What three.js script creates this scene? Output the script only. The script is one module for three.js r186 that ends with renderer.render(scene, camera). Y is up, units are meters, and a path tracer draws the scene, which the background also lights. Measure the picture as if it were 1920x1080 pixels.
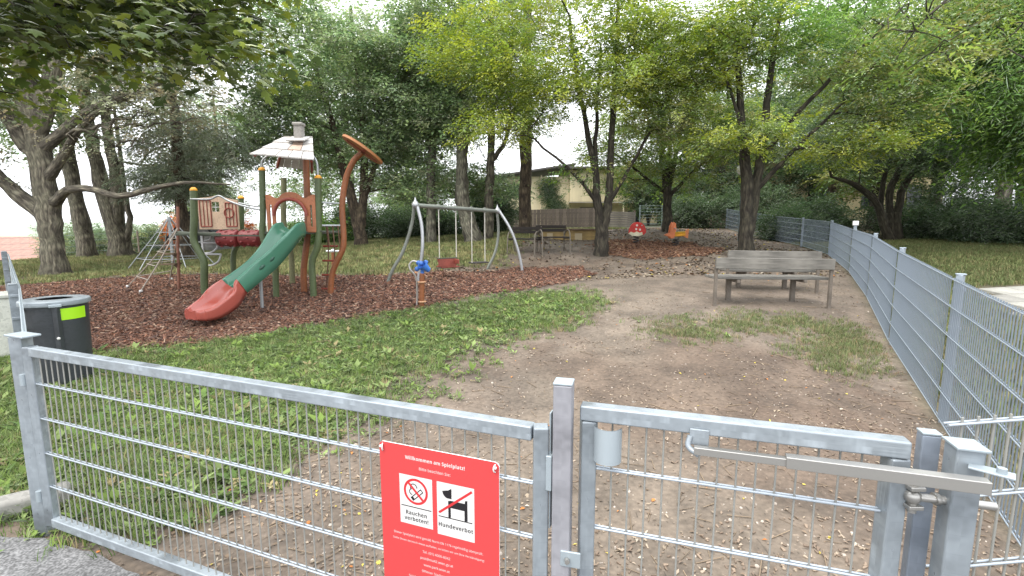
import * as THREE from 'three';
import { mergeGeometries } from 'three/addons/utils/BufferGeometryUtils.js';
import { RoundedBoxGeometry } from 'three/addons/geometries/RoundedBoxGeometry.js';

// ------------------------------------------------------------------ camera, sky, sun, exposure
const scene = new THREE.Scene();
const camera = new THREE.PerspectiveCamera(61.93, 16 / 9, 0.05, 3000);
camera.position.set(0, 1.75, 0);
camera.rotation.set(-7.595 * Math.PI / 180, 0, 0);
const renderer = new THREE.WebGLRenderer({ antialias: true });
renderer.toneMapping = THREE.LinearToneMapping;
renderer.toneMappingExposure = 2.6;
renderer.shadowMap.enabled = true;
{ // even overcast sky, a little brighter towards the zenith
  const W = 256, H = 128, a = new Float32Array(W * H * 4);
  for (let j = 0; j < H; j++) for (let i = 0; i < W; i++) {
    const el = ((j + 0.5) / H - 0.5) * Math.PI, s = Math.max(0, Math.sin(el)), az = i / W * Math.PI * 2;
    const cl = 1 + 0.05 * Math.sin(az * 3 + 4 * s) * Math.cos(az * 2 - 5 * s) + 0.03 * Math.sin(az * 7 + 9 * s);
    const L = (0.8 + 0.8 * s) * cl, k = (j * W + i) * 4;
    a[k] = L * 0.97; a[k + 1] = L * 0.995; a[k + 2] = L * 1.04; a[k + 3] = 1;
  }
  const t = new THREE.DataTexture(a, W, H, THREE.RGBAFormat, THREE.FloatType);
  t.mapping = THREE.EquirectangularReflectionMapping; t.magFilter = THREE.LinearFilter; t.minFilter = THREE.LinearFilter;
  t.needsUpdate = true;
  scene.background = t; scene.environment = t;
}
const sun = new THREE.DirectionalLight(0xfff6e8, 1.2);
sun.position.set(-14, 34, 6); sun.target.position.set(0, 0, -8);
sun.castShadow = true; sun.shadow.radius = 45; sun.shadow.mapSize.set(2048, 2048);
Object.assign(sun.shadow.camera, { left: -35, right: 35, top: 35, bottom: -35, near: 1, far: 110 });
scene.add(sun, sun.target);

// ------------------------------------------------------------------ helpers
const V = (x, y, d) => new THREE.Vector3(x, y, -d);            // d = metres ahead of the gate side, along -z
function RNG(a) { return () => { a |= 0; a = a + 0x6D2B79F5 | 0; let t = Math.imul(a ^ a >>> 15, 1 | a); t = t + Math.imul(t ^ t >>> 7, 61 | t) ^ t; return ((t ^ t >>> 14) >>> 0) / 4294967296; }; }
const R0 = RNG(7);
const gauss = r => Math.sqrt(-2 * Math.log(1 - r() * 0.9999)) * Math.cos(6.2832 * r());
const clamp = (x, a, b) => Math.min(b, Math.max(a, x)), lerp = (a, b, t) => a + (b - a) * t;
const sst = (a, b, x) => { const t = clamp((x - a) / (b - a), 0, 1); return t * t * (3 - 2 * t); };
const hash = (i, j, s) => { let n = Math.imul(i, 374761393) + Math.imul(j, 668265263) + Math.imul(s, 1274126177) | 0; n = Math.imul(n ^ n >>> 13, 1274126177); return ((n ^ n >>> 16) >>> 0) / 4294967296; };
function vnoise(x, y, s = 0, per = 0) {
  const i = Math.floor(x), j = Math.floor(y), fx = x - i, fy = y - j, u = fx * fx * (3 - 2 * fx), v = fy * fy * (3 - 2 * fy);
  const w = per ? k => ((k % per) + per) % per : k => k;
  const a = hash(w(i), w(j), s), b = hash(w(i + 1), w(j), s), c = hash(w(i), w(j + 1), s), e = hash(w(i + 1), w(j + 1), s);
  return lerp(lerp(a, b, u), lerp(c, e, u), v);
}
const fbm = (x, y, s = 0, o = 4, per = 0) => { let f = 0, a = 0.5, n = 0; for (let k = 0; k < o; k++) { f += a * vnoise(x, y, s + k * 17, per); n += a; a *= 0.5; x *= 2; y *= 2; per *= 2; } return f / n; };

const taken = {};
function numbered(n) { const k = taken[n] = (taken[n] ?? -1) + 1; return k ? `${n}_${String(k).padStart(3, '0')}` : n; }
function thing(name, label, category, [x, y, d] = [0, 0, 0], group, turn = 0) {
  const o = new THREE.Group(); o.name = numbered(name); o.position.set(x, y, -d); o.rotation.y = turn; scene.add(o);
  o.userData = { label, category }; if (group) o.userData.group = group;
  o.userData.local = undefined; delete o.userData.local;
  return o;
}
const shade = m => { m.castShadow = m.receiveShadow = true; return m; };
// geometry given in world axes; the part sits under its thing (or part) at the thing's own origin
function origin(t) { const p = new THREE.Vector3(); for (let o = t; o && o !== scene; o = o.parent) p.add(o.position); return p; }
function part(t, name, geo, mat, label) {
  const g = Array.isArray(geo) ? merge(geo) : geo, p = origin(t);
  g.translate(-p.x, -p.y, -p.z);
  const m = shade(new THREE.Mesh(g, mat)); m.name = name; t.add(m); if (label) m.userData.label = label;
  return m;
}
function lpart(t, name, geo, mat, label) { // geometry in the thing's own axes
  const m = shade(new THREE.Mesh(Array.isArray(geo) ? merge(geo) : geo, mat)); m.name = name; t.add(m); if (label) m.userData.label = label; return m;
}
function structure(name, geo, mat) { const m = shade(new THREE.Mesh(geo, mat)); m.name = name; m.userData.kind = 'structure'; scene.add(m); return m; }
function copyThing(o, [x, y, d], turn, label) { const c = o.clone(); c.name = numbered(o.name.replace(/_\d{3}$/, '')); c.position.set(x, y, -d); c.rotation.y = turn; c.userData = { ...o.userData }; if (label) c.userData.label = label; scene.add(c); return c; }
function merge(list) {
  const gs = list.map(g => { const q = g.index ? g.toNonIndexed() : g; for (const k of Object.keys(q.attributes)) if (!['position', 'normal', 'uv'].includes(k)) q.deleteAttribute(k); if (!q.attributes.uv) q.setAttribute('uv', new THREE.BufferAttribute(new Float32Array(q.attributes.position.count * 2), 2)); return q; });
  return mergeGeometries(gs);
}
const _m = new THREE.Matrix4(), _q = new THREE.Quaternion(), _e = new THREE.Euler();
function place(g, p, rx = 0, ry = 0, rz = 0) { _m.compose(p, _q.setFromEuler(_e.set(rx, ry, rz, 'YXZ')), new THREE.Vector3(1, 1, 1)); return g.applyMatrix4(_m); }
const rbox = (w, h, l, r = 0.004, seg = 1) => { const g = new RoundedBoxGeometry(w, h, l, seg, Math.min(r, w * 0.45, h * 0.45, l * 0.45)); const p = g.attributes.position, n = g.attributes.normal, uv = g.attributes.uv; for (let i = 0; i < p.count; i++) { const a = Math.abs(n.getX(i)), b = Math.abs(n.getY(i)), c = Math.abs(n.getZ(i)); if (b >= a && b >= c) uv.setXY(i, p.getX(i), p.getZ(i)); else if (a >= c) uv.setXY(i, p.getZ(i), p.getY(i)); else uv.setXY(i, p.getX(i), p.getY(i)); } return g; };
// box with its long axis from a to b
function bar(a, b, w, h, r = 0.003, roll = 0) {
  const L = a.distanceTo(b), g = rbox(w, h, L, r), m = new THREE.Matrix4().lookAt(b, a, Math.abs(b.y - a.y) > L * 0.999 ? new THREE.Vector3(0, 0, 1) : new THREE.Vector3(0, 1, 0));
  if (roll) g.rotateZ(roll);
  m.setPosition(a.clone().lerp(b, 0.5)); return g.applyMatrix4(m);
}
function tube(pts, rad, sides = 8, cap = true, vscale = 1) {
  const n = pts.length, rr = i => typeof rad === 'number' ? rad : Array.isArray(rad) ? rad[i] : rad(i / (n - 1));
  const pos = [], uv = [], idx = [], T = new THREE.Vector3(), N = new THREE.Vector3(), B = new THREE.Vector3(), nor = [];
  let len = 0; const t0 = pts[1].clone().sub(pts[0]).normalize(); N.set(Math.abs(t0.y) > 0.9 ? 1 : 0, Math.abs(t0.y) > 0.9 ? 0 : 1, 0);
  for (let i = 0; i < n; i++) {
    T.copy(pts[Math.min(n - 1, i + 1)]).sub(pts[Math.max(0, i - 1)]).normalize();
    N.addScaledVector(T, -N.dot(T)).normalize(); B.crossVectors(T, N);
    if (i) len += pts[i].distanceTo(pts[i - 1]);
    const r = rr(i);
    for (let k = 0; k <= sides; k++) {
      const a = k / sides * Math.PI * 2, c = Math.cos(a), s = Math.sin(a), nx = N.x * c + B.x * s, ny = N.y * c + B.y * s, nz = N.z * c + B.z * s;
      pos.push(pts[i].x + nx * r, pts[i].y + ny * r, pts[i].z + nz * r); nor.push(nx, ny, nz); uv.push(k / sides * Math.PI * 2 * rr(0) * vscale, len * vscale);
    }
  }
  for (let i = 0; i < n - 1; i++) for (let k = 0; k < sides; k++) { const a = i * (sides + 1) + k, b = a + sides + 1; idx.push(a, a + 1, b, b, a + 1, b + 1); }
  if (cap) for (const e of [0, n - 1]) {
    const c = pos.length / 3, s = e ? 1 : -1; T.copy(pts[e ? n - 1 : 1]).sub(pts[e ? n - 2 : 0]).normalize().multiplyScalar(s);
    pos.push(pts[e].x, pts[e].y, pts[e].z); nor.push(T.x, T.y, T.z); uv.push(0, 0);
    for (let k = 0; k <= sides; k++) { const q = (e * (sides + 1) + k) * 3; pos.push(pos[q], pos[q + 1], pos[q + 2]); nor.push(T.x, T.y, T.z); uv.push(0, 0); }
    for (let k = 0; k < sides; k++) e ? idx.push(c, c + 1 + k, c + 2 + k) : idx.push(c, c + 2 + k, c + 1 + k);
  }
  const g = new THREE.BufferGeometry(); g.setAttribute('position', new THREE.Float32BufferAttribute(pos, 3)); g.setAttribute('normal', new THREE.Float32BufferAttribute(nor, 3)); g.setAttribute('uv', new THREE.Float32BufferAttribute(uv, 2)); g.setIndex(idx); return g;
}
const rod = (a, b, r, s = 6) => tube([a, b], r, s);
const smooth = (pts, n = 16) => new THREE.CatmullRomCurve3(pts).getPoints(n);
function extrude(shape, depth, bevel = 0.004, curve = 12) { const g = new THREE.ExtrudeGeometry(shape, { depth: depth - 2 * bevel, bevelEnabled: bevel > 0, bevelSize: bevel, bevelThickness: bevel, bevelSegments: 1, curveSegments: curve }); g.translate(0, 0, -(depth / 2 - bevel)); return g; }
function shapeOf(pts) { const s = new THREE.Shape(); pts.forEach(([x, y], i) => i ? s.lineTo(x, y) : s.moveTo(x, y)); s.closePath(); return s; }

// ------------------------------------------------------------------ textures and materials
function tex(n, f, srgb, rep) {
  const a = new Uint8Array(n * n * 4);
  for (let j = 0; j < n; j++) for (let i = 0; i < n; i++) { const c = f(i / n, j / n), k = (j * n + i) * 4; if (typeof c === 'number') a[k] = a[k + 1] = a[k + 2] = clamp(c, 0, 1) * 255; else { a[k] = clamp(c[0], 0, 1) * 255; a[k + 1] = clamp(c[1], 0, 1) * 255; a[k + 2] = clamp(c[2], 0, 1) * 255; } a[k + 3] = 255; }
  const t = new THREE.DataTexture(a, n, n); t.wrapS = t.wrapT = THREE.RepeatWrapping; t.magFilter = THREE.LinearFilter; t.minFilter = THREE.LinearMipmapLinearFilter; t.generateMipmaps = true;
  if (srgb) t.colorSpace = THREE.SRGBColorSpace; if (rep) t.repeat.set(rep, rep); t.needsUpdate = true; return t;
}
const lin = (r, g, b) => new THREE.Color().setRGB(r, g, b);
const M = (c, rough = 0.8, o = {}) => new THREE.MeshStandardMaterial({ color: Array.isArray(c) ? lin(...c) : c, roughness: rough, ...o });
const soilH = (u, v) => { let h = 0.55 * fbm(u * 6, v * 6, 3, 5, 6) + 0.25 * fbm(u * 48, v * 48, 9, 3, 48); const p = vnoise(u * 64, v * 64, 31, 64); h += p > 0.8 ? (p - 0.8) * 1.2 : 0; return h; };
const soilMap = tex(1024, (u, v) => { const a = fbm(u * 8, v * 8, 5, 5, 8), b = fbm(u * 90, v * 90, 21, 2, 90), p = vnoise(u * 110, v * 110, 33, 110), q = vnoise(u * 140, v * 60, 35, 140); let c = 0.74 + 0.3 * (a - 0.5) + 0.2 * (b - 0.5); if (p > 0.9) c += (p - 0.9) * 2.2; if (q < 0.1) c -= (0.1 - q) * 3; return [c, c * 0.99, c * 0.975]; }, true, 1 / 2.3);
const soilBump = tex(1024, soilH, false, 1 / 2.3);
const groundMat = new THREE.MeshStandardMaterial({ vertexColors: true, color: lin(.78, .77, .75), map: soilMap, bumpMap: soilBump, bumpScale: 0.022, roughness: 0.97 });
const galvMap = tex(1024, (u, v) => { const a = fbm(u * 5, v * 5, 41, 6, 5), sp = vnoise(u * 70 + 3 * vnoise(u * 24, v * 24, 4, 24), v * 70, 43, 0), st = fbm(u * 50, v * 4, 47, 4, 50), dr = fbm(u * 26, v * 2, 49, 4, 26), sc = fbm(u * 9, v * 200, 53, 2, 9); let c = 0.84 + 0.2 * (a - 0.5) + 0.07 * (sp - 0.5) + 0.05 * (st - 0.5); if (dr > 0.62) c += (dr - 0.62) * 0.5; if (sc > 0.78) c -= (sc - 0.78) * 0.8; if (a < 0.36) c -= (0.36 - a) * 0.6; return [c, c, c * 1.01]; }, true, 0.83);
const galv = M([0.39, 0.44, 0.47], 0.5, { map: galvMap, metalness: 0.35 });
const galvRough = tex(256, (u, v) => 0.5 + 0.5 * (fbm(u * 8, v * 8, 61, 4, 8) - 0.5), false, 3);
galv.roughnessMap = galvRough; galv.roughness = 0.85;
const galvPlain = M([0.312, 0.36, 0.388], 0.5, { metalness: 0.4 });
const wireMat = M([0.288, 0.288, 0.268], 0.5, { metalness: 0.35 });
const crossMat = M([0.328, 0.368, 0.408], 0.42, { metalness: 0.4 });
const fenceMat = M([0.199, 0.237, 0.28], 0.5, { metalness: 0.35 });
const steel = M([0.36, 0.352, 0.332], 0.34, { metalness: 0.75 });
const darkFence = M([0.16, 0.20, 0.21], 0.6, { metalness: 0.3 });
const barkTex = (s, k) => [tex(512, (u, v) => { const r = Math.abs(fbm(u * 12, v * 4, s, 4, 12) - 0.5) * 2, f = fbm(u * 40, v * 16, s + 5, 3, 40), l = fbm(u * 5, v * 5, s + 9, 3, 5); const c = 0.62 + 0.5 * (r - 0.25) + 0.3 * (f - 0.5) + 0.35 * (l - 0.5); return [c, c * (0.98 + 0.06 * (l - 0.4)), c * 0.93]; }, true, k), tex(512, (u, v) => { const r = Math.abs(fbm(u * 12, v * 4, s, 4, 12) - 0.5) * 2; return 0.2 + 0.8 * r + 0.2 * fbm(u * 40, v * 16, s + 5, 3, 40); }, false, k)];
const [barkA, barkB] = barkTex(71, 0.9);
const bark = (c, o = {}) => M(c, 0.95, { map: barkA, bumpMap: barkB, bumpScale: 0.03, ...o });
const barkGrey = bark([0.36, 0.33, 0.28]), barkPale = bark([0.44, 0.42, 0.37]), barkDark = bark([0.13, 0.115, 0.095]), barkBrown = bark([0.22, 0.17, 0.13]);
const woodTex = tex(512, (u, v) => { const g = fbm(u * 3, v * 90, 81, 4, 3), k = fbm(u * 4, v * 10, 85, 3, 4); const c = 0.72 + 0.45 * (g - 0.5) + 0.3 * (k - 0.5); return [c, c * 0.99, c * 0.96]; }, true, 1.4);
const woodBump = tex(512, (u, v) => fbm(u * 3, v * 90, 81, 4, 3), false, 1.4);
const wood = (c, o = {}) => M(c, 0.85, { map: woodTex, bumpMap: woodBump, bumpScale: 0.004, ...o });
const weathered = wood([0.3, 0.29, 0.275]);
const wearMap = tex(512, (u, v) => { const a = fbm(u * 5, v * 5, 91, 5, 5), b = fbm(u * 30, v * 30, 95, 3, 30); const c = 0.9 + 0.2 * (a - 0.5) + 0.16 * (b - 0.5) - (b > 0.66 ? 0.12 : 0); return [c, c, c]; }, true, 1.1);
const paint = (c, rough = 0.5, o = {}) => M(c, rough, { map: wearMap, ...o });
const concreteMat = M([0.288, 0.28, 0.256], 0.9, { map: wearMap });
const plasterMap = tex(512, (u, v) => { const a = fbm(u * 4, v * 4, 101, 5, 4), s = fbm(u * 30, v * 4, 105, 3, 30), c = 0.88 + 0.14 * (a - 0.5) + 0.1 * (s - 0.5); return [c, c, c * 0.98]; }, true, 0.25);
const leafMat = (o = {}) => new THREE.MeshPhysicalMaterial({ color: 0xffffff, roughness: 1, side: THREE.DoubleSide, transmission: 0.52, thickness: 0, ior: 1.3, ...o });
const LEAF = leafMat();
const GRASSM = leafMat({ transmission: 0.3 });
const DRYM = new THREE.MeshStandardMaterial({ color: 0xffffff, roughness: 0.85, side: THREE.DoubleSide });

// ------------------------------------------------------------------ terrain
const CP = [[-6, -4, 0], [0, -4, 0], [6, -4, 0], [-6, 1, 0], [0, 0, 0], [5, 0, 0], [-2.7, 2.5, 0], [0, 2, 0], [0, 4, .03], [3, 3.5, .02], [3.7, 4, .04], [5, 6.2, .16], [6.35, 8.5, .41], [7.75, 11, .6], [8.8, 13.4, .86], [9.6, 16, 1.0], [10, 18.6, 1.12], [10.1, 21, 1.29], [10.4, 23.5, 1.54],
  [3.3, 7.9, .42], [5.3, 8.3, .42], [-4.75, 7.4, .22], [-3.75, 9, .36], [-6, 9.2, .36], [-2.3, 10, .53], [0.2, 12.3, .54], [-1.55, 8.2, .31], [0.1, 14, .9], [1.4, 14.2, .97], [2.6, 14, .83], [4.1, 16, 1.13], [5.3, 16, 1.02], [6.3, 13, 1.0], [5.7, 18, 1.5], [2, 18, 1.22],
  [-5.6, 18, .94], [-3, 18, 1.05], [-1.5, 18, 1.03], [.5, 18, 1.4], [-.5, 26, 1.4], [6, 26, 1.5], [-12, 13, .38], [-15.9, 18, .5], [-10, 17, .58], [-5, 5, .07], [-9, 7, .15], [-11, 9, .25], [-10, 22, .75], [-22, 24, -.2], [-30, 34, -2.5], [-14, 30, .2], [0, 40, 1.6], [15, 40, 1.9], [9.5, 9, .58], [12, 14, 1.0], [14, 20, 1.35], [8, 5, .22], [13, 8, .5], [25, 12, .9], [25, 25, 1.6], [-30, 10, -.3], [-16, 2, 0], [16, 0, .1], [2, 10, .52], [3, 5.5, .17], [-1.5, 6, .12]];
const tps = (() => {
  const n = CP.length, N = n + 3, A = [], U = r2 => r2 > 1e-12 ? 0.5 * r2 * Math.log(r2) : 0;
  for (let i = 0; i < N; i++) A.push(new Float64Array(N + 1));
  for (let i = 0; i < n; i++) { for (let j = 0; j < n; j++) A[i][j] = U((CP[i][0] - CP[j][0]) ** 2 + (CP[i][1] - CP[j][1]) ** 2) + (i === j ? 0.6 : 0); A[i][n] = A[n][i] = 1; A[i][n + 1] = A[n + 1][i] = CP[i][0]; A[i][n + 2] = A[n + 2][i] = CP[i][1]; A[i][N] = CP[i][2]; }
  for (let c = 0; c < N; c++) { let p = c; for (let r = c + 1; r < N; r++) if (Math.abs(A[r][c]) > Math.abs(A[p][c])) p = r; [A[c], A[p]] = [A[p], A[c]]; for (let r = 0; r < N; r++) if (r !== c) { const f = A[r][c] / A[c][c]; if (f) for (let k = c; k <= N; k++) A[r][k] -= f * A[c][k]; } }
  const w = A.map((r, i) => r[N] / r[i]);
  return (x, d) => { let s = w[n] + w[n + 1] * x + w[n + 2] * d; for (let i = 0; i < n; i++) s += w[i] * U((CP[i][0] - x) ** 2 + (CP[i][1] - d) ** 2); return s; };
})();
function hgt(x, d) {
  const r = Math.hypot(x, d - 12), k = sst(24, 42, r);
  const far = k > 0 ? 1.5 - 7 * sst(8, -14, x - (d - 20) * 0.1) * sst(20, 60, r) : 0;
  return k >= 1 ? far : lerp(tps(clamp(x, -45, 45), clamp(d, -25, 55)), far, k);
}
const bumpy = (x, d) => 0.022 * (fbm(x * 0.9, d * 0.9, 201, 3) - 0.5) + 0.012 * (fbm(x * 4, d * 4, 207, 2) - 0.5);
const gy = (x, d) => hgt(x, d) + bumpy(x, d);
function sd(P, x, y) { // signed distance to a polygon, negative inside
  let m = 1e9, s = 1;
  for (let i = 0, j = P.length - 1; i < P.length; j = i++) {
    const [ax, ay] = P[i], [bx, by] = P[j], ex = bx - ax, ey = by - ay, wx = x - ax, wy = y - ay, t = clamp((wx * ex + wy * ey) / (ex * ex + ey * ey), 0, 1);
    m = Math.min(m, Math.hypot(wx - ex * t, wy - ey * t));
    const c1 = y >= ay, c2 = y < by, c3 = ex * wy > ey * wx; if ((c1 && c2 && c3) || (!c1 && !c2 && !c3)) s = -s;
  }
  return s * m;
}
const MULCH = [[-7.1, 6.5], [-5.5, 6.02], [-4.66, 6.2], [-4.12, 6.47], [-3.72, 6.83], [-3.26, 7.19], [-2.28, 7.76], [-1.65, 8.12], [-0.98, 8.69], [0, 9.35], [1.16, 10.34], [1.95, 11.27], [1.8, 12.44], [.28, 12.44], [-.79, 11.81], [-1.7, 11.69], [-2.89, 10.76], [-3.89, 10.88], [-4.9, 10.97], [-7.05, 11.69], [-8.97, 12.17], [-10.28, 11.78], [-11.21, 11.12], [-12, 10.49], [-9, 7.4]];
const GREEN = [[-5.2, 4.4], [-2.9, 2.75], [-2.5, 2.72], [-2.24, 2.99], [-2.08, 3.26], [-1.88, 3.65], [-1.67, 4.22], [-1.38, 4.58], [-1.16, 5.03], [-.77, 5.6], [0, 6.35], [.55, 6.89], [1.24, 7.85], [1.35, 8.6], [1.05, 9.38], [0, 9.2], [-.96, 8.6], [-1.62, 8.03], [-2.24, 7.7], [-3.19, 7.12], [-3.63, 6.75], [-4.03, 6.42], [-5.34, 5.95], [-6.85, 6.3]];
const PATCH = [[1.98, 7.01], [2.74, 7.13], [3.66, 7.37], [4.43, 7.25], [4.75, 6.86], [4.6, 5.9], [4.22, 5.33], [3.67, 5.15], [3.54, 5.63], [3.64, 6.41], [2.99, 6.59], [2.32, 6.17], [1.97, 6.17]];
const MULCH2 = [[2.9, 15.2], [3.6, 16.2], [5.8, 16.2], [5.9, 14.2], [5.1, 13.2], [3.6, 13.4], [2.8, 14.2]];
const TROD = [[-.4, 1.5], [1.6, 1.6], [1.9, 4], [2.2, 6.6], [2.9, 8], [2.5, 10.6], [1.6, 10], [1.3, 8], [.6, 6], [-.2, 4]];
const BROWN = [[.6, 5.4], [1.6, 6.1], [3.2, 6.2], [3.6, 5.2], [4, 4.4], [2.9, 2.6], [1.5, 2.3], [.9, 3.6]];
const OUTL = [[-2.75, 2.75], [-5.35, 5.15], [-9.6, 9.1], [-30, 26], [-40, 0], [-4.2, 1.7], [-3.0, 2.62]];
const FP = [[2.14, 1.41, 1.22], [3.7, 4.0, 1.31], [4.98, 6.2, 1.42], [6.35, 8.5, 1.56], [7.75, 11, 1.64], [8.8, 13.4, 1.82], [9.56, 16, 1.93], [9.96, 18.6, 2.07], [10.1, 21, 2.28], [10.36, 23.5, 2.47]];
const OUTR = [[2.14, 1.2], ...FP.slice(1).map(p => [p[0], p[1]]), [11, 30], [60, 60], [60, -10], [3, -2]];
const LAWN = [[-12.5, 10.8], [-10.3, 12.2], [-8.9, 12.6], [-7, 12.1], [-4.9, 11.5], [-2.9, 11.4], [-1.7, 12.3], [-0.6, 12.9], [-0.2, 14], [.3, 16], [.9, 17.5], [1.2, 19.5], [5, 21], [7, 24], [7, 40], [-40, 40], [-40, 26]];
const noiseE = (x, d) => (fbm(x * 1.1, d * 1.1, 301, 4) - 0.5) * 1.1 + (fbm(x * 5, d * 5, 311, 2) - 0.5) * 0.35;
function zones(x, d) {
  let n = null; const f = (P, w, k = 1) => { const b = P.box ??= [Math.min(...P.map(q => q[0])) - 1.2, Math.max(...P.map(q => q[0])) + 1.2, Math.min(...P.map(q => q[1])) - 1.2, Math.max(...P.map(q => q[1])) + 1.2]; if (x < b[0] || x > b[1] || d < b[2] || d > b[3]) return 0; const e = sd(P, x, d) + (P === GREEN ? .22 : 0); if (e > 1.2 + w) return 0; if (e < -1.2 - w) return 1; n ??= noiseE(x, d); return 1 - sst(-w, w, e + n * k); };
  const mulch = Math.max(f(MULCH, 0.14, 0.35), d > 11 && d < 18 && x > 2 && x < 7 ? f(MULCH2, 0.5, 0.7) : 0);
  const green = Math.max(f(GREEN, 0.85, 1.05), x > 1 && d > 4 && d < 9 ? 0.45 * f(PATCH, 0.5, 0.9) : 0, f(OUTL, 0.1, 0.2)) * (1 - mulch);
  const lawn = Math.max(f(LAWN, 0.5, 0.8), f(OUTR, 0.15, 0.1)) * (1 - mulch);
  return { mulch, green, lawn };
}
{
  const rows = [], cols = [];
  for (let d = -8; d < 0.9; d += 0.45) rows.push(d);
  for (let d = 0.9, s = 0.035; d < 900; d += s) { rows.push(d); s = d < 3 ? 0.035 : d < 60 ? 0.035 + (d - 3) * 0.0085 : s * 1.25; }
  for (let k = -190; k <= 190; k++) { const t = k / 190; cols.push(9 * t + 10 * Math.sign(t) * Math.pow(Math.abs(t), 5) + 700 * Math.sign(t) * Math.pow(Math.abs(t), 22)); }
  const nr = rows.length, nc = cols.length, pos = new Float32Array(nr * nc * 3), col = new Float32Array(nr * nc * 3), uv = new Float32Array(nr * nc * 2), idx = [];
  for (let j = 0; j < nr; j++) for (let i = 0; i < nc; i++) {
    const fan = 1 + Math.max(0, rows[j] - 6) * 0.055, x = cols[i] * Math.min(fan, 3.2), d = rows[j], k = j * nc + i;
    const z = zones(x, d), n1 = fbm(x * 0.7, d * 0.7, 401, 4), n2 = fbm(x * 3.1, d * 3.1, 411, 3), n3 = fbm(x * 0.25, d * 0.25, 421, 2);
    let y = hgt(x, d); if (d < 45 && Math.abs(x) < 30) y += bumpy(x, d) + 0.02 * z.mulch * (fbm(x * 6, d * 6, 431, 2));
    pos[k * 3] = x; pos[k * 3 + 1] = y; pos[k * 3 + 2] = -d;
    let c = [lerp(0.255, 0.345, n1), lerp(0.205, 0.287, n1), lerp(0.165, 0.24, n1)];
    const damp = sst(0.5, 0.64, n2 * 0.6 + n3 * 0.4) * 0.5; c = c.map((q, a) => lerp(q, [0.17, 0.115, 0.082][a], damp));
    const trod = sd(TROD, x, d) + 1.6 * (fbm(x * .9, d * .9, 441, 3) - .5), mix = (t, w) => { c = c.map((q, a) => lerp(q, t[a], w)); };
    mix([0.35, 0.295, 0.24], sst(.5, -.5, trod) * .6);
    if (d < 9 && x > -.5 && x < 5) mix([0.225, 0.16, 0.12], sst(.45, -.45, sd(BROWN, x, d) + 1.7 * (fbm(x * 1.3, d * 1.3, 447, 4) - .5)) * .6);
    mix([lerp(0.1, 0.19, n2), lerp(0.11, 0.17, n2), lerp(0.055, 0.105, n2)], Math.pow(z.green, 1.4) * 0.8);
    mix([lerp(0.15, 0.24, n2), lerp(0.165, 0.2, n2), lerp(0.075, 0.11, n2)], z.lawn * (0.55 + 0.45 * n1));
    if (d > 12 && x < -7) mix([0.2, 0.15, 0.09], sst(0.45, 0.6, n1) * 0.75);
    mix([lerp(0.105, 0.17, n2), lerp(0.055, 0.085, n2), lerp(0.045, 0.06, n2)], z.mulch * 0.95);
    if (d > 26 || x < -24) mix([0.15, 0.18, 0.085], sst(26, 28, Math.max(d, -x + 3)));
    col.set(c, k * 3); uv[k * 2] = x; uv[k * 2 + 1] = d;
  }
  for (let j = 0; j < nr - 1; j++) for (let i = 0; i < nc - 1; i++) { const a = j * nc + i, b = a + nc; idx.push(a, a + 1, b, b, a + 1, b + 1); }
  const g = new THREE.BufferGeometry(); g.setAttribute('position', new THREE.BufferAttribute(pos, 3)); g.setAttribute('color', new THREE.BufferAttribute(col, 3)); g.setAttribute('uv', new THREE.BufferAttribute(uv, 2)); g.setIndex(idx); g.computeVertexNormals();
  structure('ground', g, groundMat);
}
{ // asphalt path on the visitor's side of the gate, kerb stone, slab path beyond the fence
  const edge = [[-4.6, 1.9], [-3.6, 2.28], [-3.0, 2.5], [-2.6, 2.44], [-2.25, 2.36], [-1.9, 2.2], [-1.6, 2.02], [-1.2, 1.8], [-.5, 1.5], [.3, 1.2], [1.2, .95], [2.4, .7], [4, .5]];
  const pts = []; for (let i = 0; i < edge.length - 1; i++) for (let k = 0; k < 8; k++) { const t = k / 8, x = lerp(edge[i][0], edge[i + 1][0], t), d = lerp(edge[i][1], edge[i + 1][1], t); pts.push([x, d + (fbm(x * 7, d * 7, 501, 3) - 0.5) * 0.05]); }
  const s = shapeOf([...pts, [4, -4], [-4.6, -4]]), g = new THREE.ShapeGeometry(s); g.rotateX(-Math.PI / 2); g.translate(0, 0.022, 0);
  const at = tex(1024, (u, v) => { const a = fbm(u * 6, v * 6, 511, 4, 6), b = vnoise(u * 190, v * 190, 515, 190), e = fbm(u * 60, v * 60, 519, 2, 60), c = 0.62 + 0.2 * (a - 0.5) + 0.34 * (b - 0.5) + 0.15 * (e - 0.5); return [c, c, c * 1.01]; }, true, 0.7);
  structure('asphalt_path', g, M([0.36, 0.36, 0.355], 0.95, { map: at, bumpMap: at, bumpScale: 0.002 }));
  const k = rbox(1.5, 0.16, 0.14, 0.03, 3), p = k.attributes.position;
  for (let i = 0; i < p.count; i++) { const e = 0.018 * (fbm(p.getX(i) * 9 + 5, p.getZ(i) * 9 + p.getY(i) * 7, 521, 3) - 0.5); p.setXYZ(i, p.getX(i), p.getY(i) + e, p.getZ(i) + e); }
  place(k, V(-3.42, 0.04, 2.42), 0, 0.62, 0);
  structure('kerb', k, concreteMat);
}

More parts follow.
